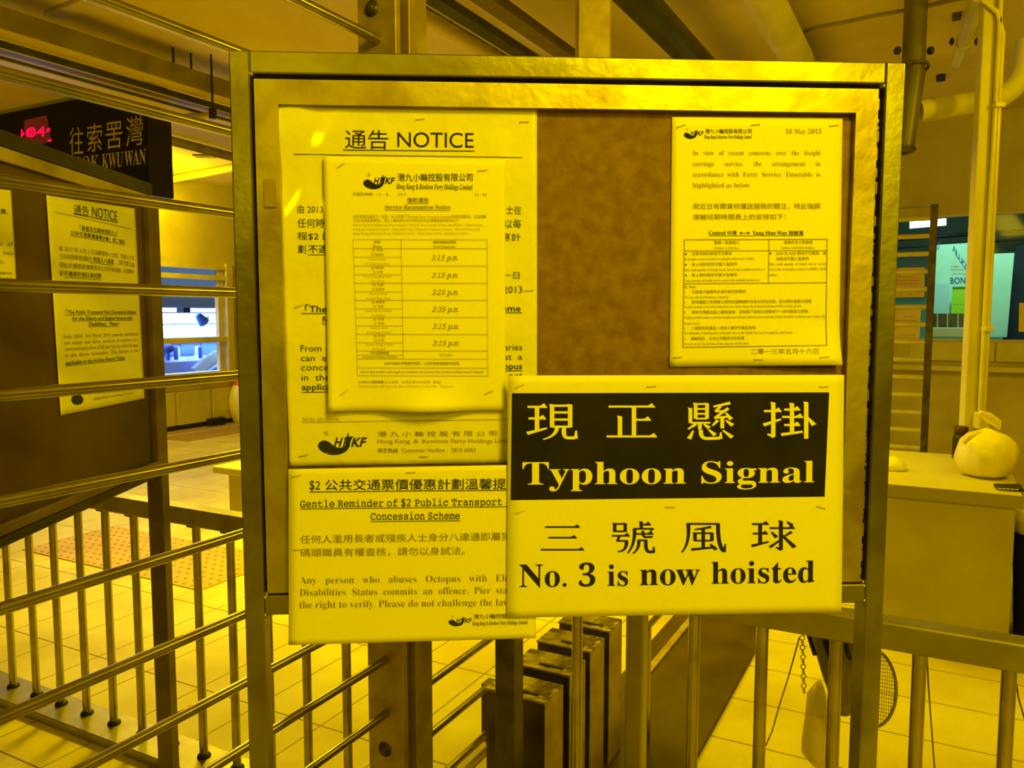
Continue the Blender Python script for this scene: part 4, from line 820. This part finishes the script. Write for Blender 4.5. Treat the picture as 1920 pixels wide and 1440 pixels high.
xx = at_y(1850, 617, PY - .03).x; zz = at_y(1850, 617, PY - .03).z; m_ = MB(); m_.box(xx - .016, xx + .03, PY - .045, PY - .001, zz - .012, zz + .012, .003); build('saddle', m_, cream_gloss, pil)
zz = at_y(1850, 197, PY - .03).z; m_ = MB(); m_.box(xx - .02, xx + .03, PY - .045, PY - .001, zz - .012, zz + .012, .003); build('saddle', m_, cream_gloss, pil)
P0 = at_y(1834, 773, PY - .05); P1 = at_y(1855, 806, PY - .05); m_ = MB(); m_.box(P0.x, P1.x, PY - .06, PY, P1.z, P0.z, .008); build('switch_box', m_, cream_gloss, pil)

# ================================================================== LADDER-LIKE RAIL GATE at right
UL = at_y(1740, 700, 6.0).dot(A)
lg = empty('rail_gate', on_u(1740, 840, UL) * 1.0, 'tall dark rail gate like a ladder beside the right post, before the booth window', 'gate')
vP0 = on_u(1727, 800, UL).dot(B); vP1 = on_u(1741, 800, UL).dot(B); ztop = on_u(1750, 384, UL).z
vL = on_u(1600, 600, UL).dot(B)
BASES[lg.name] = Vector((BASES[lg.name].x, BASES[lg.name].y, 0)); lg.location = BASES[lg.name]
m_ = MB(); m_.uvbox(UL - .03, UL + .03, vP0, vP1, 0, ztop, .003); build('post', m_, dark_steel, lg)
m_ = MB(); m_.uvbox(UL - .03, UL + .03, vL - .06, vL, 0, ztop, .003); build('post', m_, dark_steel, lg)
m_ = MB(); m_.uvbox(UL - .02, UL + .02, vL, vP0, ztop - .012, ztop, .002); build('top_bar', m_, tube_steel, lg)
for k in range(17):
    z_ = on_u(1720, 410.5 + 33.0 * k, UL).z
    if z_ < .15: break
    m_ = MB(); m_.tube([UV(UL - .01, vL, z_), UV(UL - .01, vP0 + .02, z_)], .018, 12); build('rung', m_, cream_gloss, lg)

# ================================================================== DESK with things on it
hD = .68
F0 = at_z(1660, 905, hD); F1 = at_z(1913, 931, hD); Bk = at_z(1900, 900, hD)
uF = F0.dot(A); uF = (F0.dot(A) + F1.dot(A)) / 2; vR = F1.dot(B) + .01; vLd = F0.dot(B) - .12; uBk = at_z(1700, 846, hD).dot(A)
desk = empty('desk', UV((uF + uBk) / 2, (vLd + vR) / 2, 0), 'plain laminate desk with a panelled front behind the right end of the fence', 'desk')
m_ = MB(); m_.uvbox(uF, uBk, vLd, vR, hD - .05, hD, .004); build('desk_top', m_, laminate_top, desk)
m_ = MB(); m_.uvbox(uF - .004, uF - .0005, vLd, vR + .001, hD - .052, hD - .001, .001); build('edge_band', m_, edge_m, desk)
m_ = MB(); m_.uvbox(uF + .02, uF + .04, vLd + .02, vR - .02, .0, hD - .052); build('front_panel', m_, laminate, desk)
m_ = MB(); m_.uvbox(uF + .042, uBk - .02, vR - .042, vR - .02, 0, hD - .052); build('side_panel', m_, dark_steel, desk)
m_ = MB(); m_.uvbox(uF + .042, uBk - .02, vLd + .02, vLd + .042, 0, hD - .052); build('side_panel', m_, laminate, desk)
bnC = at_y(1966, 985, 3.28); bn = MB(); bn.lathe(Vector((bnC.x, bnC.y, 0)), [(.10, 0), (.105, .01), (.128, bnC.z - .02), (.132, bnC.z)], 28); bin_ = tag(build('waste_bin', bn, black), 'tall black bin with a pale liner at the right frame edge beside the desk', 'bin')
bn = MB(); bn.lathe(Vector((bnC.x, bnC.y, bnC.z)), [(.131, -.03), (.136, -.028), (.139, .0), (.134, .03), (.10, .05), (.05, .055)], 28, Z, lambda a, h: 1 + .03 * math.sin(6 * a)); build('liner', bn, cream_gloss, bin_)
# plastic bag
Pb = at_z(1848, 898, hD); bag_m = mat('bag_plastic', (0.88, 0.80, 0.58), 0.28, col2=(0.66, 0.48, 0.20), scale=7, lo=.45, hi=.75, bump=.4, bscale=16)
R_ = 53 / FPX * Pb.y * .98; Pb = Pb + A * R_ * .55
random.seed(3)
def wob(a, h): return 1 + .045 * math.sin(3 * a + h * 20) + .03 * math.sin(7 * a + h * 45) + .02 * math.sin(13 * a)
prof = [(.02, 0), (R_ * .55, .002), (R_ * .85, R_ * .18), (R_ * 1.0, R_ * .62), (R_ * 1.0, R_ * 1.0), (R_ * .9, R_ * 1.35), (R_ * .62, R_ * 1.6), (R_ * .28, R_ * 1.72), (R_ * .10, R_ * 1.80)]
bm_ = MB(); bm_.lathe(Pb, prof, 40, Z, wob); bag = tag(build('plastic_bag', bm_, bag_m), 'full white plastic bag with knotted handles sitting on the desk', 'bag')
hm = MB(); c_ = Pb + Z * (R_ * 1.78)
def leaf(mb_, pts, w):
    pts = [Vector(x) for x in pts]; L_ = []; n = len(pts)
    for i, q_ in enumerate(pts):
        wd_ = w * math.sin(math.pi * (i + .35) / (n - .2)); L_.append((q_ + Vector((0, -1, .5)).normalized() * wd_, q_ - Vector((0, -1, .5)).normalized() * wd_))
    mb_.tube(pts, [w * max(.25, math.sin(math.pi * (i + .35) / (n - .2))) for i in range(n)], 10)
leaf(hm, [c_ + Vector((R_ * .45, 0, -R_ * .02)), c_ + Vector((R_ * .35, 0, R_ * .22)), c_ + Vector((0, 0, R_ * .45)), c_ + Vector((-R_ * .3, 0, R_ * .62))], R_ * .2); build('handle', hm, bag_m, bag)
hm = MB(); leaf(hm, [c_ + Vector((-R_ * .1, -R_ * .1, -R_ * .1)), c_ + Vector((-R_ * .5, -R_ * .2, -R_ * .15)), c_ + Vector((-R_ * .85, -R_ * .25, -R_ * .3)), c_ + Vector((-R_ * .98, -R_ * .2, -R_ * .5))], R_ * .11); build('handle', hm, bag_m, bag)
# bottle
Pq = at_z(1800, 860, hD); bo = MB(); r_ = 14 / FPX * Pq.y
bo.lathe(Pq, [(r_ * .9, 0), (r_, .008), (r_, .10), (r_ * .8, .125)], 20); bto = tag(build('bottle', bo, black), 'short black bottle standing on the desk behind the plastic bag', 'bottle')
bo = MB(); bo.lathe(Pq + Z * .125, [(r_ * .85, 0), (r_ * .85, .032), (r_ * .6, .036)], 20); build('cap', bo, mat('cap_dark_red', (0.06, 0.012, 0.008), .4), bto)
# crumpled cloth at left of the desk
Pc = at_z(1672, 880, hD); cm = MB(); rc = 26 / FPX * Pc.y
cm.lathe(Pc, [(.01, 0), (rc * .9, .001), (rc, .012), (rc * .85, rc * .5), (rc * .5, rc * .85), (.01, rc * .95)], 24, Z, lambda a, h: 1 + .08 * math.sin(5 * a + h * 60)); tag(build('cloth', cm, mat('cloth_white', (.82, .78, .62), .7, bump=.5, bscale=30)), 'crumpled white cloth on the desk beside the right post', 'cloth')
# black name plate
q = [at_z(x, y, hD + .002) for x, y in ((1863, 910), (1912, 911), (1920, 922), (1870, 918))]; m_ = MB(); m_.prism([P - Z * .001 for P in q], [P + Z * .008 for P in q]); tg = tag(build('name_plate', m_, black), 'small black plate with light marks on the front right corner of the desk', 'plate')
m_ = MB()
for k in range(5):
    a = at_z(1874 + k * 8, 916 + k * .5, hD + .0105); m_.obox(a, B, A, Z, .006, .008, .0004)
build('markings', m_, sign_letter, tg)

# ================================================================== BOOTH CONTENT behind the glass
UB = BU + .9
bb = lambda px, py, u=UB: on_u(px, py, u)
board_m = mat('sheet_green_white', (0.62, 0.80, 0.76), 0.5, col2=(0.5, 0.7, 0.64), scale=2)
def panel(name, corners, u, th, m, label, cat):
    q = [on_u(x, y, u) for x, y in corners]; mb_ = MB(); mb_.prism([P + A * th for P in q], q); return tag(build(name, mb_, m), label, cat)
nA = -A
pn1 = panel('wrapped_sheet', [(1745, 460), (1823, 455), (1825, 596), (1744, 596)], UB, .02, board_m, 'wrapped panel sheet with blue lettering, behind the booth window left of the pillar', 'sheet')
mp = lambda px, py: on_u(px, py, UB)
p = Print(mp, nA, .002)
def slanted(p, txt, pts, h, ang, slot=0):
    for ch, (x, y) in zip(txt, pts):
        p.lines.append((curve_obj(ch, 'sansb', 3), 'sansb', x, x + h * .75 * math.cos(math.radians(ang)), y, y + h * .75 * math.sin(math.radians(ang)), h, 0.0, slot))
slanted(p, 'ALUCOBOND', [(1786, 470), (1792.5, 480), (1798, 489), (1804, 498), (1809.5, 506), (1815, 515)], 13, 50)
p.t('BOND', 'sansb', 1782, 1821, 532, 11.5, 531.5, 3)
slanted(p, 'ND', [(1752, 478), (1758, 470)], 12, -60)
p.t('ALUMINIUM', 'sans', 1783, 1799, 501, 3, slot=1).t('COMPOSITE PANEL', 'sans', 1783, 1807, 507, 3, slot=1).t('www', 'sans', 1785, 1813, 514, 2, slot=1)
later(p, 'lettering', pn1, [mat('lettering_blue', (0.02, 0.08, 0.40), .5), mat('lettering_red', (0.55, 0.2, 0.12), .5)])
panel('wrapped_sheet', [(1858, 476), (1902, 474), (1888, 632), (1848, 632)], UB + .05, .02, board_m, 'tall pale green sheet leaning behind the booth window right of the pillar', 'sheet')
pl = panel('blue_poster', [(1747, 532), (1780, 532), (1780, 588), (1745, 588)], UB - .08, .004, mat('poster_blue', (0.50, 0.74, 0.95), .5), 'plain pale blue poster behind the booth window', 'poster')
gp = panel('green_poster', [(1786, 538), (1822, 537), (1818, 588), (1783, 588)], UB - .08, .004, mat('poster_lime', (0.45, 0.78, 0.04), .5), 'lime green poster below the blue lettering in the booth', 'poster')
p = Print(lambda px, py: on_u(px, py, UB - .08), nA, .002); p.t('• • • • •', 'sans', 1788, 1815, 573, 4); p.rule(1786, 540, 1819, 539.5, 4); later(p, 'printed_text', gp, [mat('poster_dark_green', (0.10, 0.20, 0.03), .6)])
# white slotted stand
st = empty('slotted_stand', on_u(1780, 626, UB - .2), 'pale slotted stand on the booth sill, left of the pillar', 'stand')
sm_ = mat('stand_white', (.75, .62, .35), .5)
for x in (1743, 1757.5, 1776.5, 1796, 1814):
    m_ = MB(); a = on_u(x, 588, UB - .2); b = on_u(x, 616, UB - .2); m_.tube([a, b], .006, 8); build('bar', m_, sm_, st)
m_ = MB(); a = on_u(1743, 614, UB - .2); b = on_u(1818, 614, UB - .2); zlo = on_u(1780, 632, UB - .2).z; m_.uvbox(UB - .21, UB - .12, a.dot(B), b.dot(B), zlo, a.z, .004); build('tray', m_, sm_, st)
m_ = MB(); m_.uvbox(UB - .12, UB - .10, a.dot(B), b.dot(B), a.z, on_u(1780, 588, UB - .2).z); build('back_panel', m_, dark_steel, st)
# dark figure-like drape at far right inside the booth (dark shelving)
panel('dark_curtain', [(1905, 462), (1990, 440), (1990, 640), (1880, 640)], UB + .2, .05, mat('curtain_navy', (0.01, 0.012, 0.03), .8), 'dark hanging curtain behind the booth window at the right edge', 'curtain')
def card(corners, label, m, lines=()):
    o = panel('window_card', corners, BU + .012, .003, m, label, 'card')
    p = Print(lambda px, py: on_u(px, py, BU + .012), nA, .002)
    for (x0, x1, y, h) in lines: p.t('NOTICE TO PASSENGERS' if h > 3 else 'please queue at the gate', 'sans', x0, x1, y, h)
    return o
cardm = mat('card_orange', (0.80, 0.60, 0.34), .6); cardy = mat('card_yellow', (0.82, 0.70, 0.40), .6)
def lined(o, rows_):
    p = Print(lambda px, py: on_u(px, py, BU + .012), nA, .002)
    for x0, x1, y in rows_: p.rule(x0, y, x1, y, .8)
    later(p, 'printed_lines', o, [ink_grey])
o = card([(1664, 503), (1734, 501), (1733, 557), (1664, 558)], 'orange card on the booth glass, upper of the two behind the rail gate', cardm); lined(o, [(1682, 1710, 519), (1680, 1728, 526), (1680, 1722, 532), (1704, 1710, 551), (1684, 1730, 508)])
o = card([(1664, 581), (1727, 580), (1722, 668), (1664, 668)], 'yellow card on the booth glass, lower of the two behind the rail gate', cardy); lined(o, [(1694, 1715, 594), (1680, 1720, 601), (1684, 1716, 628), (1680, 1714, 633), (1682, 1716, 640)])
card([(1911, 568), (1960, 567), (1960, 622), (1910, 622)], 'pale card on the booth glass at the right frame edge', cardm)
# booth lamp and its dark housing
La = on_u(1706, 422, BU + 1.5); Lb = on_u(1774, 416, BU + 1.5)
bl = empty('tube_light', (La + Lb) / 2, 'glowing white tube light hanging inside the booth', 'light')
m_ = MB(); m_.tube([La, Lb], .034, 14); build('tube', m_, mat('tube_glow', (.8, .9, .9), .5, emit=(.75, .9, 1.0), estr=6), bl)
m_ = MB(); c_ = (La + Lb) / 2 + Z * .07; m_.obox(c_, B, A, Z, (Lb - La).length / 2 + .05, .05, .02, .004); build('housing', m_, dark_steel, bl)
m_ = MB(); m_.tube([c_, Vector((c_.x, c_.y, CEIL))], .01, 8); build('stem', m_, dark_steel, bl)
for py, rr in ((446, .02), (462, .012)):
    m_ = MB(); P0 = on_u(1660, py + 4, BU + 1.7); P1 = on_u(1960, py - 16, BU + 1.7); m_.tube([P0, P1], rr, 8); tag(build('booth_pipe', m_, black), 'dark %s pipe crossing the booth behind its hung sheets' % ('upper' if rr > .015 else 'lower thin'), 'pipe')
bl_ = area('booth_light', UV(BU + .22, (bv0 + bve) / 2, 2.9), UV(BU + 1.0, (bv0 + bve) / 2, 1.6), 2.2, .15, 11, (.30, 1.0, .62)); bl_.data.spread = math.radians(80)

# ================================================================== RIGHT-HAND THINGS hanging beyond the fence
HU = 1.735
def hp(px, py, d=0.0): return on_u(px, py, HU + d)
hb = empty('racket_bag', hp(1590, 1440), 'narrow dark bag hanging by the fence beside the right leg, a strung racket in it', 'bag')
BASES[hb.name] = hp(1590, 1300); hb.location = BASES[hb.name]
m_ = MB(); ring = []
for (xa, xb, y, d) in ((1506, 1652, 1155, .045), (1514, 1645, 1185, .05), (1527, 1632, 1225, .06), (1541, 1624, 1270, .05), (1553, 1612, 1300, .035), (1567, 1596, 1335, .02)):
    ca = hp((xa + xb) / 2, y); w_ = (hp(xb, y) - hp(xa, y)).dot(B) / 2
    ring.append([ca + B * (w_ * math.cos(k * math.pi / 8)) + A * (d * math.sin(k * math.pi / 8)) for k in range(16)])
vs = sum(ring, []); fs = [[i * 16 + k, i * 16 + (k + 1) % 16, (i + 1) * 16 + (k + 1) % 16, (i + 1) * 16 + k] for i in range(5) for k in range(16)] + [list(range(80, 96))]
m_.add(vs, fs, True); build('sleeve', m_, smoky, hb)
for pts in (((1515, 1186), (1520, 1203), (1528, 1228)), ((1541, 1190), (1548, 1210), (1558, 1238)), ((1549, 1192), (1556, 1215), (1561, 1230)), ((1586, 1200), (1588, 1220), (1594, 1236))):
    m_ = MB(); m_.tube([hp(x, y, -.07) for x, y in pts], .0045, 8); build('strap', m_, black, hb)
rk = empty('racket', hp(1640, 1300, .03), 'strung racket head showing right of the right board leg', 'racket'); ctr = hp(1632, 1290, .09); Rx = (hp(1681, 1290, .09) - ctr).dot(B); Rz = (hp(1632, 1215, .09).z - ctr.z)
BASES[rk.name] = ctr; rk.location = ctr
def ov(a, s=1.0): return ctr + B * (Rx * s * math.cos(a)) + Z * (Rz * s * math.sin(a))
m_ = MB(); m_.tube([ov(a * math.pi / 24) for a in range(49)], .0034, 8, False); build('rim', m_, tube_steel, rk)
m_ = MB()
for k in range(-10, 11):
    c_ = k / 11; h_ = math.sqrt(1 - c_ * c_)
    m_.tube([ctr + B * (Rx * c_) + Z * (Rz * h_), ctr + B * (Rx * c_) - Z * (Rz * h_)], .0007, 5); m_.tube([ctr + B * (Rx * h_) + Z * (Rz * c_), ctr - B * (Rx * h_) + Z * (Rz * c_)], .0007, 5)
build('strings', m_, ink_grey, rk)
m_ = MB(); m_.tube([ov(math.pi / 2), UV(UF + .036, ctr.dot(B) - .03, .80)], .006, 10); build('shaft', m_, dark_steel, rk)
# chain
ch = MB(); z0 = hp(1505, 1190).z
for k in range(16):
    c_ = hp(1503 + .3 * k, 1160 + 9 * k); ch.torus(c_, Vector((1, 0, 0)) if k % 2 else Vector((0, 1, 0)), .005, .0012, 14, 6)
tag(build('chain', ch, tube_steel), 'thin steel chain dangling below the fence rail, left of the dark bag', 'chain')
# clear plastic bag
cb = MB(); ring = []
for (xa, xb, y, d) in ((1530, 1542, 1280, .012), (1514, 1550, 1302, .03), (1511, 1556, 1340, .045), (1505, 1562, 1385, .055), (1504, 1566, 1410, .05), (1520, 1566, 1432, .03), (1545, 1560, 1444, .01)):
    ca = hp((xa + xb) / 2, y, .08); w_ = (hp(xb, y, .08) - hp(xa, y, .08)).dot(B) / 2
    ring.append([ca + B * (w_ * math.cos(k * math.pi / 8) * (1 + .08 * math.sin(5 * k))) + A * (d * math.sin(k * math.pi / 8)) for k in range(16)])
vs = sum(ring, []); n = len(ring); fs = [[i * 16 + k, i * 16 + (k + 1) % 16, (i + 1) * 16 + (k + 1) % 16, (i + 1) * 16 + k] for i in range(n - 1) for k in range(16)] + [list(range(16))[::-1], list(range((n - 1) * 16, n * 16))]
cb.add(vs, fs, True); tag(build('clear_bag', cb, film), 'crumpled clear plastic bag hanging low left of the right board leg', 'bag')
for pts, lab in ((((1499, 1195), (1478, 1270), (1462, 1320), (1448, 1370), (1436, 1398)), 'thin dark cord hanging slantwise left of the chain'), (((1738, 1226), (1741, 1290), (1747, 1370), (1753, 1450)), 'thin dark cord hanging beside the baluster right of the racket'), (((1904, 1270), (1910, 1310), (1920, 1345), (1926, 1370)), 'thin dark cord hanging at the right frame edge below the fence rail')):
    m_ = MB(); m_.tube([hp(x, y, -.02) for x, y in pts], .0016, 6); tag(build('cord', m_, ink_faded), lab, 'cord')

# ================================================================== HANGING SIGN upper left
UVR = at_y(278, 330, 5.7); US = UVR.dot(A)
sg = lambda px, py: on_u(px, py, US)
vS1 = sg(278, 300).dot(B); vS0 = vS1 - 3.2; zS0 = sg(278, 366).z; zS1 = sg(130, 186).z; zS1 = min(zS1, CEIL - .03)
sd = on_v(325, 330, vS1).dot(A) - US
sign = empty('hanging_sign', UV(US + sd / 2, (vS0 + vS1) / 2, zS0), 'navy hanging pier sign box with pale lettering and a red display', 'sign')
m_ = MB(); m_.uvbox(US, US + sd, vS0, vS1 - .004, zS0, zS1, .004); build('box', m_, sign_navy, sign)
m_ = MB(); m_.uvbox(US + .004, US + sd - .002, vS1 - .0038, vS1, zS0 + .002, zS1, .001); build('end_cap', m_, sign_side, sign)
p = Print(sg, -A, .003)
p.blk('chinese_name').t('往', 'cjkl', 131, 157, 291.5, 49, 289.5, 4).t('索', 'cjk', 164, 192, 286, 50, 283, 4).t('罟', 'cjk', 199, 230, 281, 50, 277, 4).t('灣', 'cjk', 237, 269, 276, 53, 271, 4)
p.blk('english_name').t('SOK', 'bold', 142, 187, 322.5, 27, 317.5, 4).t('KWU', 'bold', 192, 231, 316.5, 27, 312, 4).t('WAN', 'bold', 234, 274, 311.5, 27, 306.5, 4)
later(p, 'lettering', sign, [sign_letter])
p = Print(sg, -A, .002); p.poly([(45, 226), (88, 216), (97, 265), (48, 280)]); later(p, 'display_panel', sign, [led_dim])
p = Print(sg, -A, .004); p.t('10', 'sansb', 40, 62, 260, 17, 256, 3).t(':', 'sansb', 65, 68, 254, 11, 253).t('04', 'sansb', 52, 86, 258, 19, 256, 3).poly([(42, 249), (46, 248), (46, 254), (42, 255)]).poly([(88, 241), (95, 240), (95, 246), (88, 248)]).poly([(90, 262), (98, 261), (97, 266), (91, 266)])
later(p, 'digits', sign, [led_red])
for v_ in (vS0 + .4, vS1 - .25):
    m_ = MB(); m_.tube([UV(US + sd / 2, v_, zS1 - .005), UV(US + sd / 2, v_, CEIL)], .012, 10); build('hanger_rod', m_, dark_steel, sign)
# conduits on the left ceiling beyond the sign
for k, (pa_, pb_, r_, lab) in enumerate((((325, 262), (432, 290), .018, 'upper ceiling conduit right of the hanging sign'), ((325, 270), (432, 298), .012, 'thinner ceiling conduit just under the upper one by the sign'), ((325, 336), (432, 316), .025, 'pale pipe rising rightward across the ceiling beside the sign'), ((325, 345), (432, 364), .02, 'lowest ceiling conduit right of the hanging sign'))):
    m_ = MB(); a = at_z(*pa_, CEIL - .05); b = at_z(*pb_, CEIL - .05); d_ = (b - a); m_.tube([a - d_ * .6, b + d_ * .6], r_ * 1.6, 10); tag(build('ceiling_conduit', m_, lid_cream if k == 2 else tray_grey), lab, 'conduit')
Pv = at_z(383, 294, CEIL - .012); m_ = MB(); m_.box(Pv.x - .1, Pv.x + .1, Pv.y - .07, Pv.y + .07, CEIL - .012, CEIL - .001, .003); tag(build('ceiling_vent', m_, tray_grey), 'small grey ceiling vent to the right of the hanging sign', 'vent')
# ================================================================== LEFT HALL FURNITURE
# lifebuoy
Pl = wu(470, 752) + B * .13
lf = empty('lifebuoy', Pl, 'white lifebuoy with a red band hanging on the dado below the window', 'lifebuoy'); Rl = 50 / FPX * Pl.y; 
m_ = MB(); nL = (B * .9 - A * .3).normalized(); m_.torus(Pl, B, Rl, Rl * .30, 48, 14); build('ring', m_, mat('buoy_white', (.86, .82, .66), .4), lf)
for k in range(4):
    m_ = MB(); a_ = math.radians(45 + 90 * k); m_.torus(Pl, B, Rl, Rl * .31, 8, 14, a_ - .22, a_ + .22); build('band', m_, mat('buoy_red', (.62, .09, .02), .5), lf)
m_ = MB(); P0 = wu(383, 798); u_ = P0.dot(A); m_.uvbox(u_, wu(412, 798).dot(A), WL + .03, WL + .12, 0.0, .10, .01); tag(build('cable_box', m_, black), 'small black box on the floor at the foot of the window wall', 'box')
hc = .40; P0 = at_z(398, 874, hc); c_u0 = P0.dot(A); c_v0 = P0.dot(B)
cb_ = empty('low_cabinet', UV(c_u0 + .3, c_v0 + .5, 0), 'low pale cabinet with an overhanging top beyond the left fence', 'cabinet')
m_ = MB(); m_.uvbox(c_u0, c_u0 + .6, c_v0, c_v0 + 1.1, hc - .045, hc, .004); build('top', m_, laminate_top, cb_)
m_ = MB(); m_.uvbox(c_u0 + .04, c_u0 + .56, c_v0 + .1, c_v0 + 1.06, 0, hc - .0455, .004); build('body', m_, laminate, cb_)

# ================================================================== OUTSIDE the left window: ferry in blue daylight
def oblu(name, c, r=.6, emit=0.0): return mat(name, c, r)
fv = WL - 1.6
fx = lambda px, py, d=0.0: on_v(px, py, fv - d)
hullm = mat('ferry_white', (.88, .92, .95), .5); deckm = mat('ferry_lavender', (.42, .50, .92), .6); cy = mat('ferry_cyan', (.45, .78, .95), .5); winm = mat('ferry_window', (.10, .20, .60), .3); bl_ = mat('ferry_blue', (.05, .22, .75), .4)
fe = empty('ferry', UV(fx(360, 640).dot(A), fv - .3, -.8), 'moored ferry in blue daylight seen through the left window', 'ferry')
ua, ub = fx(285, 640).dot(A) - 3.5, fx(440, 640).dot(A) + 1.5
def fband(name, y0, y1, m, o0=0.0, o1=.25, px=360):
    m_ = MB(); m_.uvbox(ua, ub, fv - o1, fv - o0, fx(px, y1).z, fx(px, y0).z); return build(name, m_, m, fe)
fband('upper_hull', 578, 609.5, hullm); fband('cyan_band', 610, 632, cy, -.01); fband('window_wall', 632.5, 676, deckm, .06); fband('deck', 676.5, 760, mat('ferry_deck', (.55, .58, .97), .6), -.1, 1.2)
for y in (584.5, 605.5):
    m_ = MB(); m_.uvbox(ua, ub, fv, fv + .012, fx(360, y + .8).z, fx(360, y).z); build('seam', m_, deckm, fe)
for x0, x1 in ((296, 312), (313, 333), (343, 369), (381, 410)):
    m_ = MB(); m_.uvbox(fx(x0, 650).dot(A), fx(x1, 650).dot(A), fv - .05, fv - .045, fx(350, 664).z, fx(350, 641).z); m_.uvbox(fx(x0, 650).dot(A), fx(x1, 650).dot(A), fv - .06, fv - .052, fx(350, 664).z, fx(350, 641).z); build('window', m_, winm, fe)
for x0, x1, y in ((312, 316, 655), (328, 331, 660), (373.5, 377, 662)):
    m_ = MB(); a = fx((x0 + x1) / 2, 651, -.05); m_.tube([a, Vector((a.x, a.y, fx(350, 673).z))], .03, 10); build('bollard', m_, winm, fe)
m_ = MB(); a = fx(315, 654, -.05); m_.lathe(a - Z * .06, [(.02, 0), (.08, .03), (.08, .1), (.02, .14)], 14); build('fender', m_, mat('fender_dark', (.05, .08, .25), .6), fe)
# bow of a small boat in front
bo = MB(); pts = [(365, 700), (385, 682), (405, 668), (440, 652)]
bq = [fx(x, y, -.35) for x, y in pts]
rail_ = bo.tube([q_ for q_ in bq], .09, 10); bwo = tag(build('small_boat', bo, hullm), 'white curved bow of a small boat at lower right of the left window', 'boat')
bo = MB(); low_ = [fx(x, 715, -.3) for x, _ in pts]; 
bo.prism([fx(368, 712, -.3), fx(392, 697, -.3), fx(415, 686, -.3), fx(440, 684, -.3), fx(440, 720, -.3)], [P - B * .05 for P in (fx(368, 712, -.3), fx(392, 697, -.3), fx(415, 686, -.3), fx(440, 684, -.3), fx(440, 720, -.3))]); build('blue_side', bo, bl_, bwo)
# dark awning bar and lamp outside
m_ = MB(); m_.uvbox(ua, fx(402, 574).dot(A), fv + .35, fv + .8, fx(350, 577, -.35).z, fx(350, 560, -.35).z); aw = tag(build('awning', m_, black), 'dark awning edge outside, across the top of the left window', 'awning')
m_ = MB(); a = fx(336, 579, -.35); m_.uvbox(fx(330, 579, -.35).dot(A), fx(343, 579, -.35).dot(A), fv + .36, fv + .5, a.z - .05, a.z + .06); build('bracket', m_, black, aw)
m_ = MB(); c_ = fx(377, 598, -.25); m_.lathe(c_, [(.02, .09), (.05, .07), (.07, -.02), (.085, -.07), (.08, -.075)], 14, (A * -.5 + Z * .5).normalized()); fl = tag(build('floodlight', m_, winm), 'small dark floodlight outside the left window, in front of the white hull', 'floodlight')
m_ = MB(); m_.tube([c_ + A * .04, c_ + A * .14 + Z * .03], .015, 8); build('arm', m_, cy, fl)
dl_ = area('daylight', UV((ua + ub) / 2, WL - .35, 3.6), UV((ua + ub) / 2, fv, 1.2), 6, .6, 720, (.42, .60, 1.0)); dl_.data.spread = math.radians(100)

finish_text()
